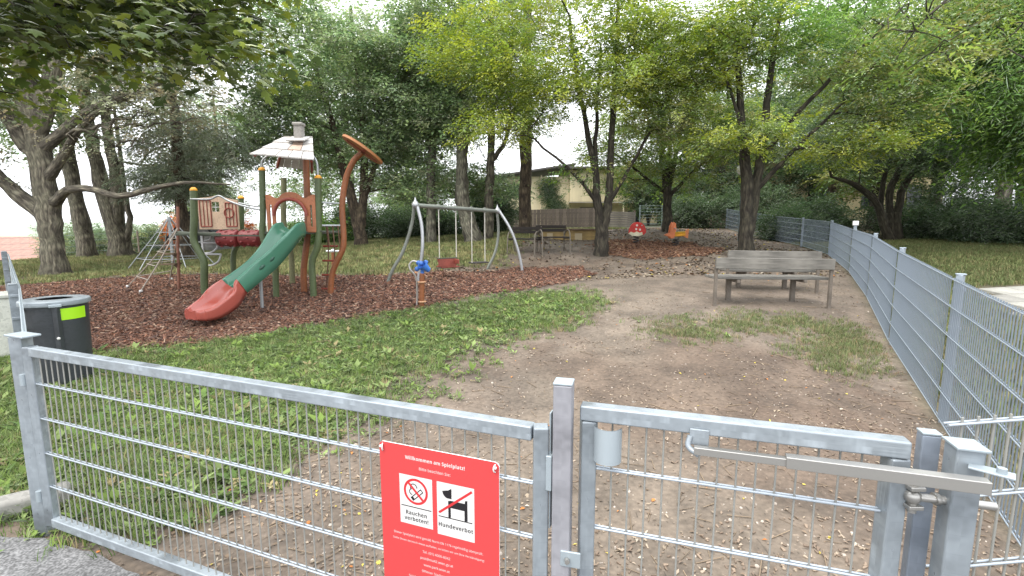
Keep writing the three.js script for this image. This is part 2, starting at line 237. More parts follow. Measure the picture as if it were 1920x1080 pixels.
const SLABS = [[7.2, 6.3], [8.6, 9.1], [14, 9.6], [14, 8.0], [9.6, 7.6], [8.4, 5.4]];
{
  const g = [], r = RNG(55), m = [concreteMat, M([0.42, 0.41, 0.37], 0.9, { map: wearMap }), M([0.33, 0.32, 0.29], 0.9, { map: wearMap })];
  const path = new THREE.Group(); path.name = 'slab_path'; path.userData.kind = 'structure'; scene.add(path);
  for (let i = 0; i < 16; i++) for (let j = 0; j < 8; j++) { const x = 7.4 + i * 0.5, d = 5.6 + j * 0.5; if (sd(SLABS, x, d) > -0.15) continue; const b = rbox(0.48, 0.06, 0.48, 0.012); lpart(path, 'slab', place(b, V(x, gy(x, d) + 0.015, d), -(hgt(x, d + .2) - hgt(x, d - .2)) / -.4, 0, (hgt(x + .2, d) - hgt(x - .2, d)) / .4), m[Math.floor(r() * 3)]); }
}

// ------------------------------------------------------------------ leaves, grass, chips: small shared shapes
function leafQuads(list) { // list of {p, dir, up, l, w, fold}
  const pos = [], idx = [], D = new THREE.Vector3(), S = new THREE.Vector3(), U = new THREE.Vector3();
  for (const q of list) {
    D.copy(q.dir).normalize(); S.crossVectors(D, q.up).normalize(); U.crossVectors(S, D);
    const b = pos.length / 3, P = (a, s, u) => pos.push(q.p.x + D.x * a + S.x * s + U.x * u, q.p.y + D.y * a + S.y * s + U.y * u, q.p.z + D.z * a + S.z * s + U.z * u);
    const f = q.fold ?? 0.2;
    P(0, 0, 0); P(q.l * 0.45, q.w / 2, q.w * f); P(q.l, 0, -q.l * 0.12); P(q.l * 0.45, -q.w / 2, q.w * f);
    idx.push(b, b + 1, b + 2, b, b + 2, b + 3);
  }
  const g = new THREE.BufferGeometry(); g.setAttribute('position', new THREE.Float32BufferAttribute(pos, 3)); g.setIndex(idx); g.computeVertexNormals(); return g;
}
function spray(seed, n, L, leafL, leafW, droop = 0.2, scatter = 0.35) {
  const r = RNG(seed), list = [];
  for (let i = 0; i < n; i++) {
    const t = (i + 0.6) / n, side = i % 2 ? 1 : -1, a = side * (0.6 + 0.6 * r()), s = leafL * (0.7 + 0.55 * r());
    list.push({ p: new THREE.Vector3(t * L, -droop * L * t * t + (r() - 0.5) * L * scatter, side * L * 0.1 * r() + (r() - 0.5) * L * scatter), dir: new THREE.Vector3(Math.cos(a), (r() - 0.6) * 0.8, Math.sin(a)), up: new THREE.Vector3((r() - 0.5) * 0.9, 1, (r() - 0.5) * 0.9), l: s, w: leafW * s / leafL });
  }
  for (const [a, b] of [[0, .5], [.45, .55]]) list.push({ p: new THREE.Vector3(a * L, -droop * L * a * a, 0), dir: new THREE.Vector3(1, -droop * (a + .3), 0), up: new THREE.Vector3(0, .6, .8), l: b * L, w: .011, fold: 0 });
  return leafQuads(list);
}
function mapleSpray(seed, n, L, size) { // five-pointed leaves on a twig
  const r = RNG(seed), pos = [], idx = [], D = new THREE.Vector3(), S = new THREE.Vector3(), U = new THREE.Vector3();
  const out = [[-0.1, 0], [0.0, 0.28], [0.28, 0.52], [0.3, 0.24], [0.68, 0.42], [0.62, 0.14], [1, 0], [0.62, -0.14], [0.68, -0.42], [0.3, -0.24], [0.28, -0.52], [0.0, -0.28]];
  for (let i = 0; i < n; i++) {
    const t = (i + 0.5) / n, a = (i % 2 ? 1 : -1) * (0.5 + r()), s = size * (0.6 + 0.6 * r());
    D.set(Math.cos(a), (r() - 0.75) * 0.9, Math.sin(a)).normalize(); U.set((r() - 0.5) * 0.8, 1, (r() - 0.5) * 0.8); S.crossVectors(D, U).normalize(); U.crossVectors(S, D);
    const c = new THREE.Vector3(t * L, (r() - 0.5) * L * 0.35 - t * t * L * 0.2, (r() - 0.5) * L * 0.6), b = pos.length / 3;
    pos.push(c.x + D.x * s * 0.3, c.y + D.y * s * 0.3 + 0.006, c.z + D.z * s * 0.3);
    for (const [x, y] of out) pos.push(c.x + D.x * s * x + S.x * s * y, c.y + D.y * s * x + S.y * s * y - s * 0.12 * (x * x + y * y), c.z + D.z * s * x + S.z * s * y);
    for (let k = 0; k < 12; k++) idx.push(b, b + 1 + k, b + 1 + (k + 1) % 12);
  }
  const g = new THREE.BufferGeometry(); g.setAttribute('position', new THREE.Float32BufferAttribute(pos, 3)); g.setIndex(idx); g.computeVertexNormals(); return g;
}
function instances(name, geo, mat, mats, cols) {
  const im = new THREE.InstancedMesh(geo, mat, mats.length); const c = new THREE.Color();
  mats.forEach((m, i) => { im.setMatrixAt(i, m); c.setRGB(...cols[i]); im.setColorAt(i, c); });
  im.name = name; im.userData.kind = 'stuff'; im.castShadow = im.receiveShadow = true; im.instanceMatrix.needsUpdate = true; return im;
}
const pick = (r, pal) => { const c = pal[Math.floor(r() * pal.length)], e = 0.75 + 0.5 * r(), q = 0.92 + 0.16 * r(); return [c[0] * e * q, c[1] * e, c[2] * e]; };
const PAL = {
  maple: [[0.121, 0.172, 0.0345], [0.0978, 0.138, 0.0322], [0.155, 0.207, 0.0345], [0.0805, 0.121, 0.0322], [0.207, 0.247, 0.0322]],
  lime: [[.33, .4, .03], [.25, .335, .034], [.39, .44, .036], [.18, .265, .034], [.14, .215, .038]],
  limemix: [[0.156, 0.244, 0.0475], [0.2, 0.294, 0.0475], [0.112, 0.194, 0.0475], [0.263, 0.338, 0.045], [0.225, 0.237, 0.06]],
  mid: [[0.231, 0.338, 0.144], [0.288, 0.403, 0.166], [0.179, 0.281, 0.122], [0.345, 0.447, 0.173], [0.288, 0.331, 0.187]],
  dull: [[0.26, 0.293, 0.168], [0.215, 0.26, 0.136], [0.311, 0.318, 0.188], [0.325, 0.279, 0.162]],
  dark: [[0.069, 0.115, 0.0517], [0.0862, 0.138, 0.0575], [0.103, 0.161, 0.0633]],
  bright: [[0.142, 0.27, 0.054], [0.189, 0.338, 0.054], [0.108, 0.209, 0.054], [0.23, 0.365, 0.054]],
  conifer: [[0.192, 0.24, 0.15], [0.156, 0.198, 0.126], [0.24, 0.264, 0.18]],
  orange: [[0.609, 0.174, 0.0435], [0.725, 0.275, 0.058], [0.435, 0.131, 0.058]],
  pale: [[0.203, 0.275, 0.145], [0.16, 0.232, 0.116], [0.246, 0.29, 0.131]],
};
const SPR = {
  fine: [spray(11, 20, 0.55, 0.085, 0.046), spray(12, 20, 0.55, 0.085, 0.046)],
  broad: [spray(13, 17, 0.62, 0.105, 0.065, 0.3, 0.45), spray(14, 17, 0.62, 0.105, 0.065, 0.3, 0.45)],
  tiny: [spray(15, 18, 0.45, 0.075, 0.04, 0.1, 0.25), spray(16, 18, 0.45, 0.075, 0.04, 0.1, 0.25)],
  weep: [spray(17, 20, 0.75, 0.11, 0.045, 0.55, 0.3)],
  needle: [spray(18, 34, 0.5, 0.12, 0.018, 0.25, 0.12)],
  maple: [mapleSpray(19, 7, 0.42, 0.125), mapleSpray(20, 7, 0.42, 0.125)],
};

// ------------------------------------------------------------------ trees
// stems: arrays of [dx, height, dd, radius]; blobs: [x, y, d, rx, ry, rd, limbs, leaf sprays] in the world
function tree(o) {
  const r = RNG(o.seed), y0 = gy(o.x, o.d) - 0.08, nodes = [];
  const add = (p, parent, rad, stem) => { const q = { p, parent, rad, stem, kids: [] }; nodes.push(q); if (parent) parent.kids.push(q); return q; };
  const J = (s) => (r() - 0.5) * s;
  for (const st of o.stems) {
    const pts = st.p.map(a => new THREE.Vector3(o.x + a[0], y0 + a[1], -(o.d + a[2]))), rr = st.p.map(a => a[3]);
    let len = 0; for (let i = 1; i < pts.length; i++) len += pts[i].distanceTo(pts[i - 1]);
    const n = Math.max(4, Math.ceil(len / 0.35)), cv = new THREE.CatmullRomCurve3(pts);
    let par = null; if (st.from) { par = nodes.filter(q => q.stem).reduce((a, b) => a.p.distanceTo(pts[0]) < b.p.distanceTo(pts[0]) ? a : b); }
    for (let i = par ? 1 : 0; i <= n; i++) { const t = i / n, f = t * (pts.length - 1), k = Math.min(pts.length - 2, Math.floor(f)); const p = cv.getPoint(t); if (i && i < n) p.add(new THREE.Vector3(J(0.05), 0, J(0.05))); par = add(p, par, lerp(rr[k], rr[k + 1], f - k), true); }
  }
  const targets = [];
  for (const b of o.blobs) for (let i = 0; i < b[6]; i++) {
    let u; do u = new THREE.Vector3(J(2), J(2), J(2)); while (u.length() > 1); if (u.length() < 0.5 && i % 3) u.multiplyScalar(1.5);
    targets.push({ p: new THREE.Vector3(b[0] + u.x * b[3], b[1] + u.y * b[4], -(b[2] + u.z * b[5])), n: b[7] / b[6], b });
  }
  const stemTop = nodes.filter(q => q.stem);
  for (const t of targets) t.k = Math.min(...stemTop.map(q => q.p.distanceTo(t.p)));
  targets.sort((a, b) => a.k - b.k);
  const low = o.fork ?? 1.5;
  for (const t of targets) {
    let best = null, bs = 1e9;
    for (const q of nodes) { if (q.p.y < y0 + low) continue; const dy = q.p.y - t.p.y, s = q.p.distanceTo(t.p) + (dy > -0.1 ? (o.droop ? 0.4 : 1.3) * (dy + 0.1) : 0) + (q.stem ? 0 : 0.25); if (s < bs) { bs = s; best = q; } }
    if (!best) best = nodes[nodes.length - 1];
    const a = best.p, L = a.distanceTo(t.p), n = Math.max(2, Math.ceil(L / 0.5)), up = (o.arch ?? 0.14) * L;
    let par = best; const off = new THREE.Vector3(J(0.2), J(0.1), J(0.2)).multiplyScalar(L);
    for (let i = 1; i <= n; i++) { const s = i / n, p = a.clone().lerp(t.p, s); const w = Math.sin(Math.PI * s); p.y += w * up; p.addScaledVector(off, w * 0.7); p.add(new THREE.Vector3(J(0.07), J(0.07), J(0.07)).multiplyScalar(i < n ? 1 : 0)); par = add(p, par, 0.008, false); }
  }
  for (let i = nodes.length - 1; i >= 0; i--) { const q = nodes[i]; if (!q.stem) { let s = 0; for (const k of q.kids) s += k.rad ** 2.3; q.rad = Math.max(o.twig ?? 0.009, s ** (1 / 2.3)) + 0.0006; } }
  for (const q of nodes) if (!q.stem && q.parent) q.rad = Math.min(q.rad, q.parent.rad * (q.parent.stem ? 0.7 : 1));
  const geos = [], seen = new Set();
  for (const q of nodes) {
    if (seen.has(q)) continue;
    const pts = [], rad = []; if (q.parent) { pts.push(q.parent.p); rad.push(Math.min(q.rad * 1.25, q.parent.rad)); }
    let c = q; while (c) { seen.add(c); pts.push(c.p); rad.push(c.rad); c = c.kids.filter(k => !seen.has(k)).sort((a, b) => b.rad - a.rad)[0]; }
    if (pts.length > 1) {
      if (!q.parent && o.flare) { rad[0] *= 1 + o.flare; if (rad.length > 1) rad[1] *= 1 + o.flare * 0.35; }
      const R = rad[0], g = tube(pts, rad, R > 0.15 ? 14 : R > 0.06 ? 8 : R > 0.025 ? 6 : 4, false);
      if (R > 0.15) { const p = g.attributes.position, nn = g.attributes.normal; for (let i = 0; i < p.count; i++) { const e = R * (o.knobbly ?? 0.16) * (fbm(Math.atan2(nn.getZ(i), nn.getX(i)) * 1.6 + 9, p.getY(i) * 1.6, o.seed, 3) - 0.5) * 2; p.setXYZ(i, p.getX(i) + nn.getX(i) * e, p.getY(i), p.getZ(i) + nn.getZ(i) * e); } }
      geos.push(g);
    }
  }
  const t = thing(o.name ?? 'tree', o.label, o.cat ?? 'tree', [o.x, y0, o.d], o.group);
  part(t, 'trunk', merge(geos), o.bark);
  const G = SPR[o.leaf], sets = G.map(() => [[], []]), qd = new THREE.Quaternion(), e = new THREE.Euler(), org = t.position, sc = o.size ?? 1, sp = o.spread ?? 0.55;
  for (const tg of targets) {
    const N = Math.floor(tg.n * (o.dens ?? 0.48) + r()), pal = PAL[tg.b[8] ?? o.pal], dir = Math.atan2(-(tg.p.z + o.d), tg.p.x - o.x), tone = 0.82 + 0.36 * r();
    for (let i = 0; i < N; i++) {
      const off = new THREE.Vector3(gauss(r) * sp, gauss(r) * sp * (o.flat ?? 0.55), gauss(r) * sp), p = tg.p.clone().addScaledVector(off, .72).sub(org), k = sc * (0.6 + 0.8 * r());
      e.set((r() - 0.5) * 0.9, (r() < .75 ? Math.atan2(-off.z, off.x) : dir) + (r() - 0.5) * 1.2, (r() - 0.62) * 0.9 - (o.hang ?? 0), 'YXZ'); qd.setFromEuler(e);
      const w = Math.floor(r() * G.length); sets[w][0].push(new THREE.Matrix4().compose(p, qd, new THREE.Vector3(k, k, k))); const c = pick(r, pal); sets[w][1].push(c.map(v => v * tone));
    }
  }
  sets.forEach(([m, c], i) => { if (m.length) t.add(instances('crown', G[i], o.leafMat ?? LEAF, m, c)); });
  return t;
}
function shrub(o) {
  const r = RNG(o.seed), y0 = gy(o.x, o.d) - 0.05, t = thing(o.name ?? 'shrub', o.label, 'shrub', [o.x, y0, o.d], o.group), gs = [], n = o.n, G = SPR[o.leaf ?? 'fine'], ms = [], cs = [];
  for (let i = 0; i < 9; i++) { const a = r() * 6.28, k = 0.35 + 0.5 * r(); gs.push(tube(smooth([V(o.x + 0.015 * Math.cos(a), y0, o.d + 0.015 * Math.sin(a)), V(o.x + o.rx * k * 0.5 * Math.cos(a), y0 + o.h * 0.4, o.d + o.rd * k * 0.5 * Math.sin(a)), V(o.x + o.rx * k * Math.cos(a), y0 + o.h * (0.6 + 0.3 * r()), o.d + o.rd * k * Math.sin(a))], 6), u => 0.03 * (1 - 0.8 * u), 5)); }
  part(t, 'stem', merge(gs), barkDark);
  const lob = []; for (let i = 0; i < (o.lobes ?? 9); i++) { const a = r() * 6.28, k = Math.sqrt(r()); lob.push([k * Math.cos(a) * o.rx * 0.75, o.h * (0.25 + 0.6 * r() * (1 - 0.45 * k)), k * Math.sin(a) * o.rd * 0.75, 0.75 + 0.5 * r()]); }
  const e = new THREE.Euler(), q = new THREE.Quaternion();
  for (let i = 0; i < n; i++) {
    const L = lob[i % lob.length]; let u; do u = new THREE.Vector3(r() * 2 - 1, r() * 2 - 1, r() * 2 - 1); while (u.length() > 1 || u.length() < 0.55);
    const p = new THREE.Vector3(L[0] + u.x * o.rx * 0.42, Math.max(0.05, L[1] + u.y * o.h * 0.3), L[2] + u.z * o.rd * 0.42), k = (o.size ?? 1) * (0.7 + 0.6 * r());
    e.set((r() - 0.5), Math.atan2(-u.z, u.x) + (r() - 0.5) * 1.6, u.y * 0.8 + (r() - 0.5) * 0.7, 'YXZ'); q.setFromEuler(e); ms.push(new THREE.Matrix4().compose(p, q, new THREE.Vector3(k, k, k))); cs.push(pick(r, PAL[o.pal]).map(v => v * L[3]));
  }
  t.add(instances('foliage', G[0], LEAF, ms, cs)); return t;
}

// the trees that stand on their own in the playground and on the lawn
tree({ seed: 101, dens: 0.6, x: -12.4, d: 13, bark: barkGrey, leaf: 'broad', pal: 'dull', size: 0.85, flare: 0.3, fork: 2.2, twig: 0.012, spread: 0.6, knobbly: 0.22,
  label: 'massive old grey-barked tree with a long bare sideways limb', stems: [
    { p: [[0, 0, 0, .3], [0, .9, 0, .25], [.02, 1.7, 0, .28], [0, 2.6, 0, .25], [-.15, 4.5, 0, .25], [-.3, 7, .2, .19], [-.2, 9.5, .1, .16]] },
    { from: 1, p: [[-.15, 1.7, 0, .2], [-.9, 2.5, -.1, .15], [-1.7, 3.5, -.2, .15], [-2.6, 5.2, -.2, .1]] },
    { from: 1, p: [[.15, 1.9, 0, .15], [.8, 2.3, -.3, .1], [1.6, 2.35, -.5, .085], [2.4, 2.15, -.6, .075], [3.3, 2.35, -.6, .06], [4.2, 2.5, -.6, .04], [5.2, 2.45, -.5, .02]] },
    { from: 1, p: [[.1, 2.6, 0, .15], [.8, 3.3, -.2, .1], [1.7, 4.1, -.4, .07], [2.8, 4.6, -.5, .05], [4.2, 5.1, -.5, .02]] },
    { from: 1, p: [[.1, 3.4, 0, .16], [1, 4.3, .2, .1], [2.3, 4.9, .3, .07], [3.6, 5.0, .3, .03]] },
    { from: 1, p: [[-.1, 3.6, 0, .24], [.5, 5.2, 0, .18], [1.1, 7.2, .1, .13], [1.6, 9.2, 0, .07]] },
    { from: 1, p: [[-.2, 3.2, 0, .22], [-1.1, 4.8, .1, .17], [-1.9, 7, .2, .12], [-2.4, 9, .2, .06]] }],
  blobs: [[-12, 9.5, 13, 3.6, 1.8, 2.5, 34, 1500], [-14.3, 6.2, 12.8, 1.6, 1.6, 1.6, 18, 900], [-14.6, 3.9, 12.6, .9, .9, 1, 8, 380], [-9.5, 7.2, 13, 1.8, 1.3, 1.8, 18, 420], [-9.2, 5, 12.8, 1.8, .8, 1, 46, 300], [-10.2, 4.2, 12.7, 1.3, .8, .8, 60, 60]] });
tree({ seed: 102, dens: 0.68, x: -15.9, d: 18, bark: barkGrey, leaf: 'broad', pal: 'mid', flare: 0.35, fork: 3.5, label: 'straight thick trunk rising just behind the massive old tree', stems: [{ p: [[0, 0, 0, .31], [-.1, 1.5, 0, .26], [-.3, 4, 0, .2], [-.3, 8, 0, .16], [-.2, 11, 0, .08]] }],
  blobs: [[-16.3, 8.5, 18, 2.6, 3, 2.5, 26, 1500], [-17, 5.2, 18, 1.6, 1.2, 1.5, 10, 500]] });
tree({ seed: 103, dens: 0.65, x: -14.8, d: 18.2, bark: barkGrey, leaf: 'broad', pal: 'dull', flare: 0.5, fork: 3.5, label: 'leaning twin-stemmed tree with exposed roots beside an orange bush', stems: [{ p: [[0, 0, 0, .4], [-.1, 1, 0, .34], [-.4, 2.6, 0, .26], [-.8, 5, .1, .2], [-.9, 9, .2, .1]] }, { from: 1, p: [[-.05, 1.3, 0, .24], [.1, 2.6, 0, .2], [-.05, 5.2, 0, .16], [.2, 9, .2, .08]] }, { from: 1, p: [[0, .35, 0, .16], [.42, 1.2, 0, .1], [.35, 3, 0, .08], [.3, 6, 0, .04]] }],
  blobs: [[-14.4, 8.6, 18.2, 2.6, 3, 2.2, 26, 1400], [-12.4, 5.2, 18.4, 1.8, 1.3, 1.5, 14, 620], [-12.6, 3.4, 18.3, 1.2, .6, .8, 12, 260]] });
tree({ seed: 104, dens: 0.5, x: -11.2, d: 16.5, bark: barkBrown, leaf: 'needle', pal: 'conifer', flare: 0.25, fork: 2.2, droop: 1, arch: 0.05, hang: 0.25, size: 1.05, name: 'conifer_tree', label: 'tall straight conifer with brown trunk and drooping dark needles', stems: [{ p: [[0, 0, 0, .22], [0, 2, 0, .18], [.03, 5, 0, .15], [0, 9, 0, .12], [0, 13, 0, .04]] }],
  blobs: [[-11.2, 9, 16.5, 1.4, 3.4, 1.4, 36, 1500], [-10.2, 4.3, 16.3, 2, 1.3, 1.5, 30, 900], [-11.8, 3.1, 16.8, 1.2, .6, 1, 12, 460]] });
tree({ seed: 105, dens: 0.72, x: -5.6, d: 18, bark: barkBrown, leaf: 'broad', pal: 'mid', flare: 0.3, fork: 2, label: 'broad leafy tree with leaning twin trunk behind the play tower', stems: [{ p: [[0, 0, 0, .24], [-.15, 1, 0, .21], [-.5, 2.6, 0, .16], [-.9, 4.5, 0, .11], [-1.6, 7, 0, .06]] }, { from: 1, p: [[-.1, .4, 0, .2], [.05, 1.4, 0, .17], [.2, 3, 0, .14], [.1, 5.5, .1, .1], [-.1, 8.5, .1, .05]] }, { from: 1, p: [[.1, 1.8, 0, .12], [.6, 2.9, -.1, .09], [.9, 4.5, 0, .06]] }],
  blobs: [[-6.5, 7.6, 18, 3.2, 2.2, 2.4, 40, 2500], [-8.2, 5.2, 18, 1.3, 1.3, 1.4, 16, 700], [-4, 6, 18, 2, 2.2, 2, 26, 1500], [-6, 4.6, 18.6, 2.5, .9, 1.6, 18, 700], [-3.9, 3.4, 18.6, 1.3, 1.1, 1.2, 14, 600]] });
tree({ seed: 106, dens: 0.76, x: -3, d: 18, bark: barkPale, leaf: 'broad', pal: 'mid', flare: 0.2, fork: 4, name: 'slender_tree', label: 'slender pale wavy-trunked tree on the lawn behind the swing', stems: [{ p: [[0, 0, 0, .19], [.02, 2, 0, .16], [.05, 3.6, 0, .15], [-.15, 4.4, 0, .14], [-.3, 6.2, 0, .12], [-.35, 9, 0, .07]] }],
  blobs: [[-3.2, 8.4, 18, 1.9, 2, 1.8, 26, 1300], [-2.6, 5.4, 17.8, 1.1, .8, 1, 14, 520], [-4.5, 5.2, 18.5, 1.2, 1.2, 1.2, 12, 520]] });
tree({ seed: 107, dens: 0.7, x: -1.35, d: 17.6, bark: barkPale, leaf: 'broad', pal: 'mid', flare: 0.35, fork: 4, label: 'thick pale trunk that bends near its foot behind the swing', stems: [{ p: [[0, 0, 0, .33], [-.2, .7, 0, .28], [-.42, 1.6, 0, .24], [-.45, 3, 0, .22], [-.4, 5, 0, .18], [-.35, 9, 0, .09]] }, { from: 1, p: [[-.42, 3.9, 0, .12], [-.85, 5.4, .1, .09], [-.95, 7.5, .1, .05]] }],
  blobs: [[-1.8, 8.2, 17.6, 2, 2.2, 1.8, 26, 1500], [-2.3, 5.7, 18, 1.2, .9, 1, 14, 700], [-1.3, 3.3, 19, 1.0, .6, .8, 10, 420]] });
tree({ seed: 108, dens: 0.6, x: -.9, d: 18.2, bark: barkGrey, leaf: 'fine', pal: 'limemix', flare: 0.2, fork: 3, label: 'mossy trunk with a side branch between two paler trunks', stems: [{ p: [[0, 0, 0, .2], [.05, 1.5, 0, .17], [.12, 3, 0, .15], [.2, 6, 0, .1], [.2, 9, 0, .05]] }, { from: 1, p: [[.12, 2.9, 0, .1], [.6, 3.6, 0, .08], [1, 4.8, 0, .05]] }],
  blobs: [[-.5, 7.6, 18, 1.8, 2.2, 1.6, 22, 1100], [.2, 5.6, 17.8, 1.2, .7, 1, 12, 400]] });
tree({ seed: 109, x: .5, d: 18.2, bark: barkBrown, leaf: 'needle', pal: 'dull', flare: 0.15, fork: 2.2, name: 'conifer_tree', label: 'straight bare pine trunk standing beside the dark slatted benches', stems: [{ p: [[0, -.3, 0, .25], [0, 2, 0, .22], [0, 5, 0, .19], [.05, 9, 0, .12], [0, 12, 0, .05]] }], twig: 0.01, droop: 1,
  blobs: [[.5, 9, 18.2, 1.8, 2.4, 1.8, 22, 900], [.6, 6, 18.2, 1.6, .9, 1.2, 26, 240]] });
tree({ seed: 110, dens: 0.44, x: 2.6, d: 14, bark: barkDark, leaf: 'fine', pal: 'lime', flare: 0.3, fork: 1.1, arch: 0.05, spread: 0.5, flat: 0.42, label: 'low-forking tree with bright lime foliage in the middle of the bare ground', stems: [
  { p: [[0, 0, 0, .2], [0, .5, 0, .185], [-.06, 1, 0, .13], [-.16, 1.7, 0, .115], [-.25, 2.6, 0, .09], [-.7, 4.6, .1, .06], [-1, 6.4, .1, .03]] },
  { from: 1, p: [[.02, .55, 0, .15], [.1, 1.1, 0, .13], [.18, 1.8, 0, .115], [.2, 3, 0, .09], [.25, 5, -.1, .06], [.3, 7.4, 0, .03]] },
  { from: 1, p: [[.12, 1.5, 0, .07], [.5, 2.2, -.2, .055], [1.1, 3.3, -.3, .04], [1.8, 4.8, -.3, .02]] },
  { from: 1, p: [[-.15, 1.6, 0, .06], [-.9, 2.4, -.3, .045], [-1.9, 3.2, -.4, .03], [-2.6, 3.9, -.4, .015]] }, { from: 1, p: [[-.2, 2.2, 0, .07], [-.2, 3.8, .2, .055], [-.1, 6, .3, .03]] }],
  blobs: [[.6, 5.2, 13.6, 1.5, .9, 1.3, 26, 1150], [2.4, 7, 14, 2.2, 1.4, 1.8, 36, 1900], [4.3, 6.2, 13.8, 1.7, 1.2, 1.5, 28, 1500], [2.9, 5.3, 13.3, 1.7, .5, 1.1, 22, 700], [-.7, 6.7, 14, 1.5, 1.2, 1.4, 24, 1300], [2.0, 3.1, 13.6, .4, .25, .4, 8, 70, 'limemix'], [-.5, 4.3, 13.5, .8, .3, .7, 12, 240], [4, 4.5, 13.6, 1.0, .4, .9, 16, 330, 'limemix']] });
tree({ seed: 111, x: 5.75, d: 18, bark: barkDark, leaf: 'fine', pal: 'limemix', flare: 0.2, fork: 1.5, arch: 0.03, spread: 0.55, label: 'vase-shaped tree behind the spring rockers', stems: [
  { p: [[0, -.3, 0, .2], [0, .8, 0, .17], [-.05, 1.7, 0, .15], [-.3, 3, 0, .08], [-.9, 5, 0, .04]] }, { from: 1, p: [[0, 1.5, 0, .1], [.2, 2.6, 0, .08], [.5, 4.8, 0, .05], [.6, 7, 0, .02]] }, { from: 1, p: [[0, 1.3, 0, .07], [.9, 2.3, -.1, .05], [2, 3.3, -.2, .025]] }, { from: 1, p: [[0, 1.4, 0, .07], [-.9, 2.1, 0, .05], [-2, 2.9, 0, .025]] }, { from: 1, p: [[-.03, 1.6, 0, .09], [0, 3, 0, .07], [-.1, 5.5, 0, .04]] }],
  blobs: [[5.7, 7, 18, 2.4, 2, 2, 40, 2000], [7.7, 5, 17.8, 1.4, 1.0, 1.3, 20, 800], [3.9, 4.7, 18, 1.4, 1, 1.2, 20, 760], [6, 4.2, 17.3, 1.6, .6, 1, 20, 560], [5.6, 3.4, 18.6, 2.4, .5, .8, 16, 420]] });
tree({ seed: 112, x: 6.35, d: 13, bark: barkDark, leaf: 'fine', pal: 'limemix', flare: 0.2, fork: 1.9, arch: 0.04, spread: 0.5, flat: 0.4, label: 'dark twin-stemmed tree standing between the wooden bench pair and the fence', stems: [
  { p: [[0, -.1, 0, .21], [-.05, .8, 0, .17], [-.08, 1.9, 0, .15], [-.3, 3.1, 0, .1], [-.6, 5.5, 0, .05]] }, { from: 1, p: [[.03, .6, .02, .14], [.1, 1.4, .02, .13], [.2, 2.5, 0, .11], [.3, 4.2, 0, .08], [.5, 6.6, 0, .04]] }, { from: 1, p: [[.1, 1.7, 0, .07], [.8, 2.6, -.2, .055], [1.9, 3.8, -.4, .035], [2.8, 5, -.5, .02]] }, { from: 1, p: [[.2, 2.6, 0, .07], [1.2, 4, -.4, .05], [2.6, 5.6, -.7, .03]] }, { from: 1, p: [[-.1, 1.9, 0, .08], [-.3, 3, -.1, .06], [-1, 4.6, -.3, .03]] }],
  blobs: [[5.2, 6.2, 12.8, 1.4, 1.2, 1.2, 26, 1250, 'lime'], [7, 7, 12.8, 2, 1.1, 1.5, 30, 1200, 'bright'], [8.6, 5.4, 12.4, 1.5, .8, 1.2, 24, 900, 'limemix'], [5.7, 3.9, 12.4, 1, .4, .8, 16, 380, 'lime'], [8.4, 3.7, 12.2, 1.1, .35, .8, 18, 460, 'lime'], [9.4, 4.4, 12.2, .9, .3, .7, 14, 340, 'limemix']] });
tree({ seed: 113, x: 13.4, d: 17, bark: barkDark, leaf: 'tiny', pal: 'dark', flare: 0.2, fork: 0.9, label: 'dark many-stemmed tree with twisted trunks on the lawn beyond the fence', stems: [
  { p: [[0, 0, 0, .17], [-.3, .6, 0, .14], [-.7, 1.4, 0, .12], [-1.5, 2, -.1, .09], [-2.4, 2.3, -.1, .04]] }, { p: [[.1, 0, .1, .16], [-.02, .8, .1, .13], [-.2, 1.7, .1, .11], [.1, 2.6, .1, .09], [.4, 4, 0, .05]] }, { p: [[.25, 0, 0, .15], [.1, .9, 0, .13], [.2, 1.9, 0, .11], [.75, 2.9, 0, .07], [1.2, 4, 0, .04]] }, { from: 1, p: [[-.5, 1.1, 0, .09], [-.5, 2, 0, .08], [-.3, 3.2, 0, .05]] }],
  blobs: [[13.5, 6, 17, 2.6, 1.7, 2, 36, 2600], [15.6, 4.4, 16.8, 1.7, 1.2, 1.5, 22, 1500], [11.6, 4.6, 17, 1.4, 1, 1.3, 18, 1000], [14, 3.9, 16.3, 1.5, .7, 1, 18, 900]] });
tree({ seed: 114, dens: 0.6, x: 16, d: 13.5, bark: barkDark, leaf: 'weep', pal: 'bright', flare: 0.2, fork: 2.5, droop: 1, arch: 0.2, hang: 0.35, name: 'weeping_tree', label: 'bright green tree with drooping foliage overhanging the lawn beyond the fence', stems: [{ p: [[0, 0, 0, .2], [-.2, 2, 0, .17], [-.8, 4, -.1, .13], [-1.6, 6, -.2, .08], [-2.2, 7.4, -.3, .03]] }],
  blobs: [[13.6, 6.6, 12.8, 2.6, 1.3, 1.8, 36, 1900], [12.4, 5, 12.4, 1.9, .9, 1.3, 26, 1200], [14, 3.9, 12.4, 1.4, 1.1, 1, 22, 1300], [11.2, 6.9, 12.6, 1.4, .9, 1.2, 18, 800, 'limemix']] });
tree({ seed: 115, dens: 0.6, x: 18.6, d: 18.5, bark: barkPale, leaf: 'broad', pal: 'mid', flare: 0.2, fork: 4.5, label: 'pale straight trunk towering over the bright drooping foliage', stems: [{ p: [[0, 0, 0, .28], [0, 3, 0, .24], [-.1, 7, 0, .18], [-.2, 12, 0, .1]] }], blobs: [[18, 9.5, 18.5, 3, 2.2, 2.2, 30, 2000], [19.5, 6, 18.2, 1.6, 1.8, 1.4, 16, 1000]] });
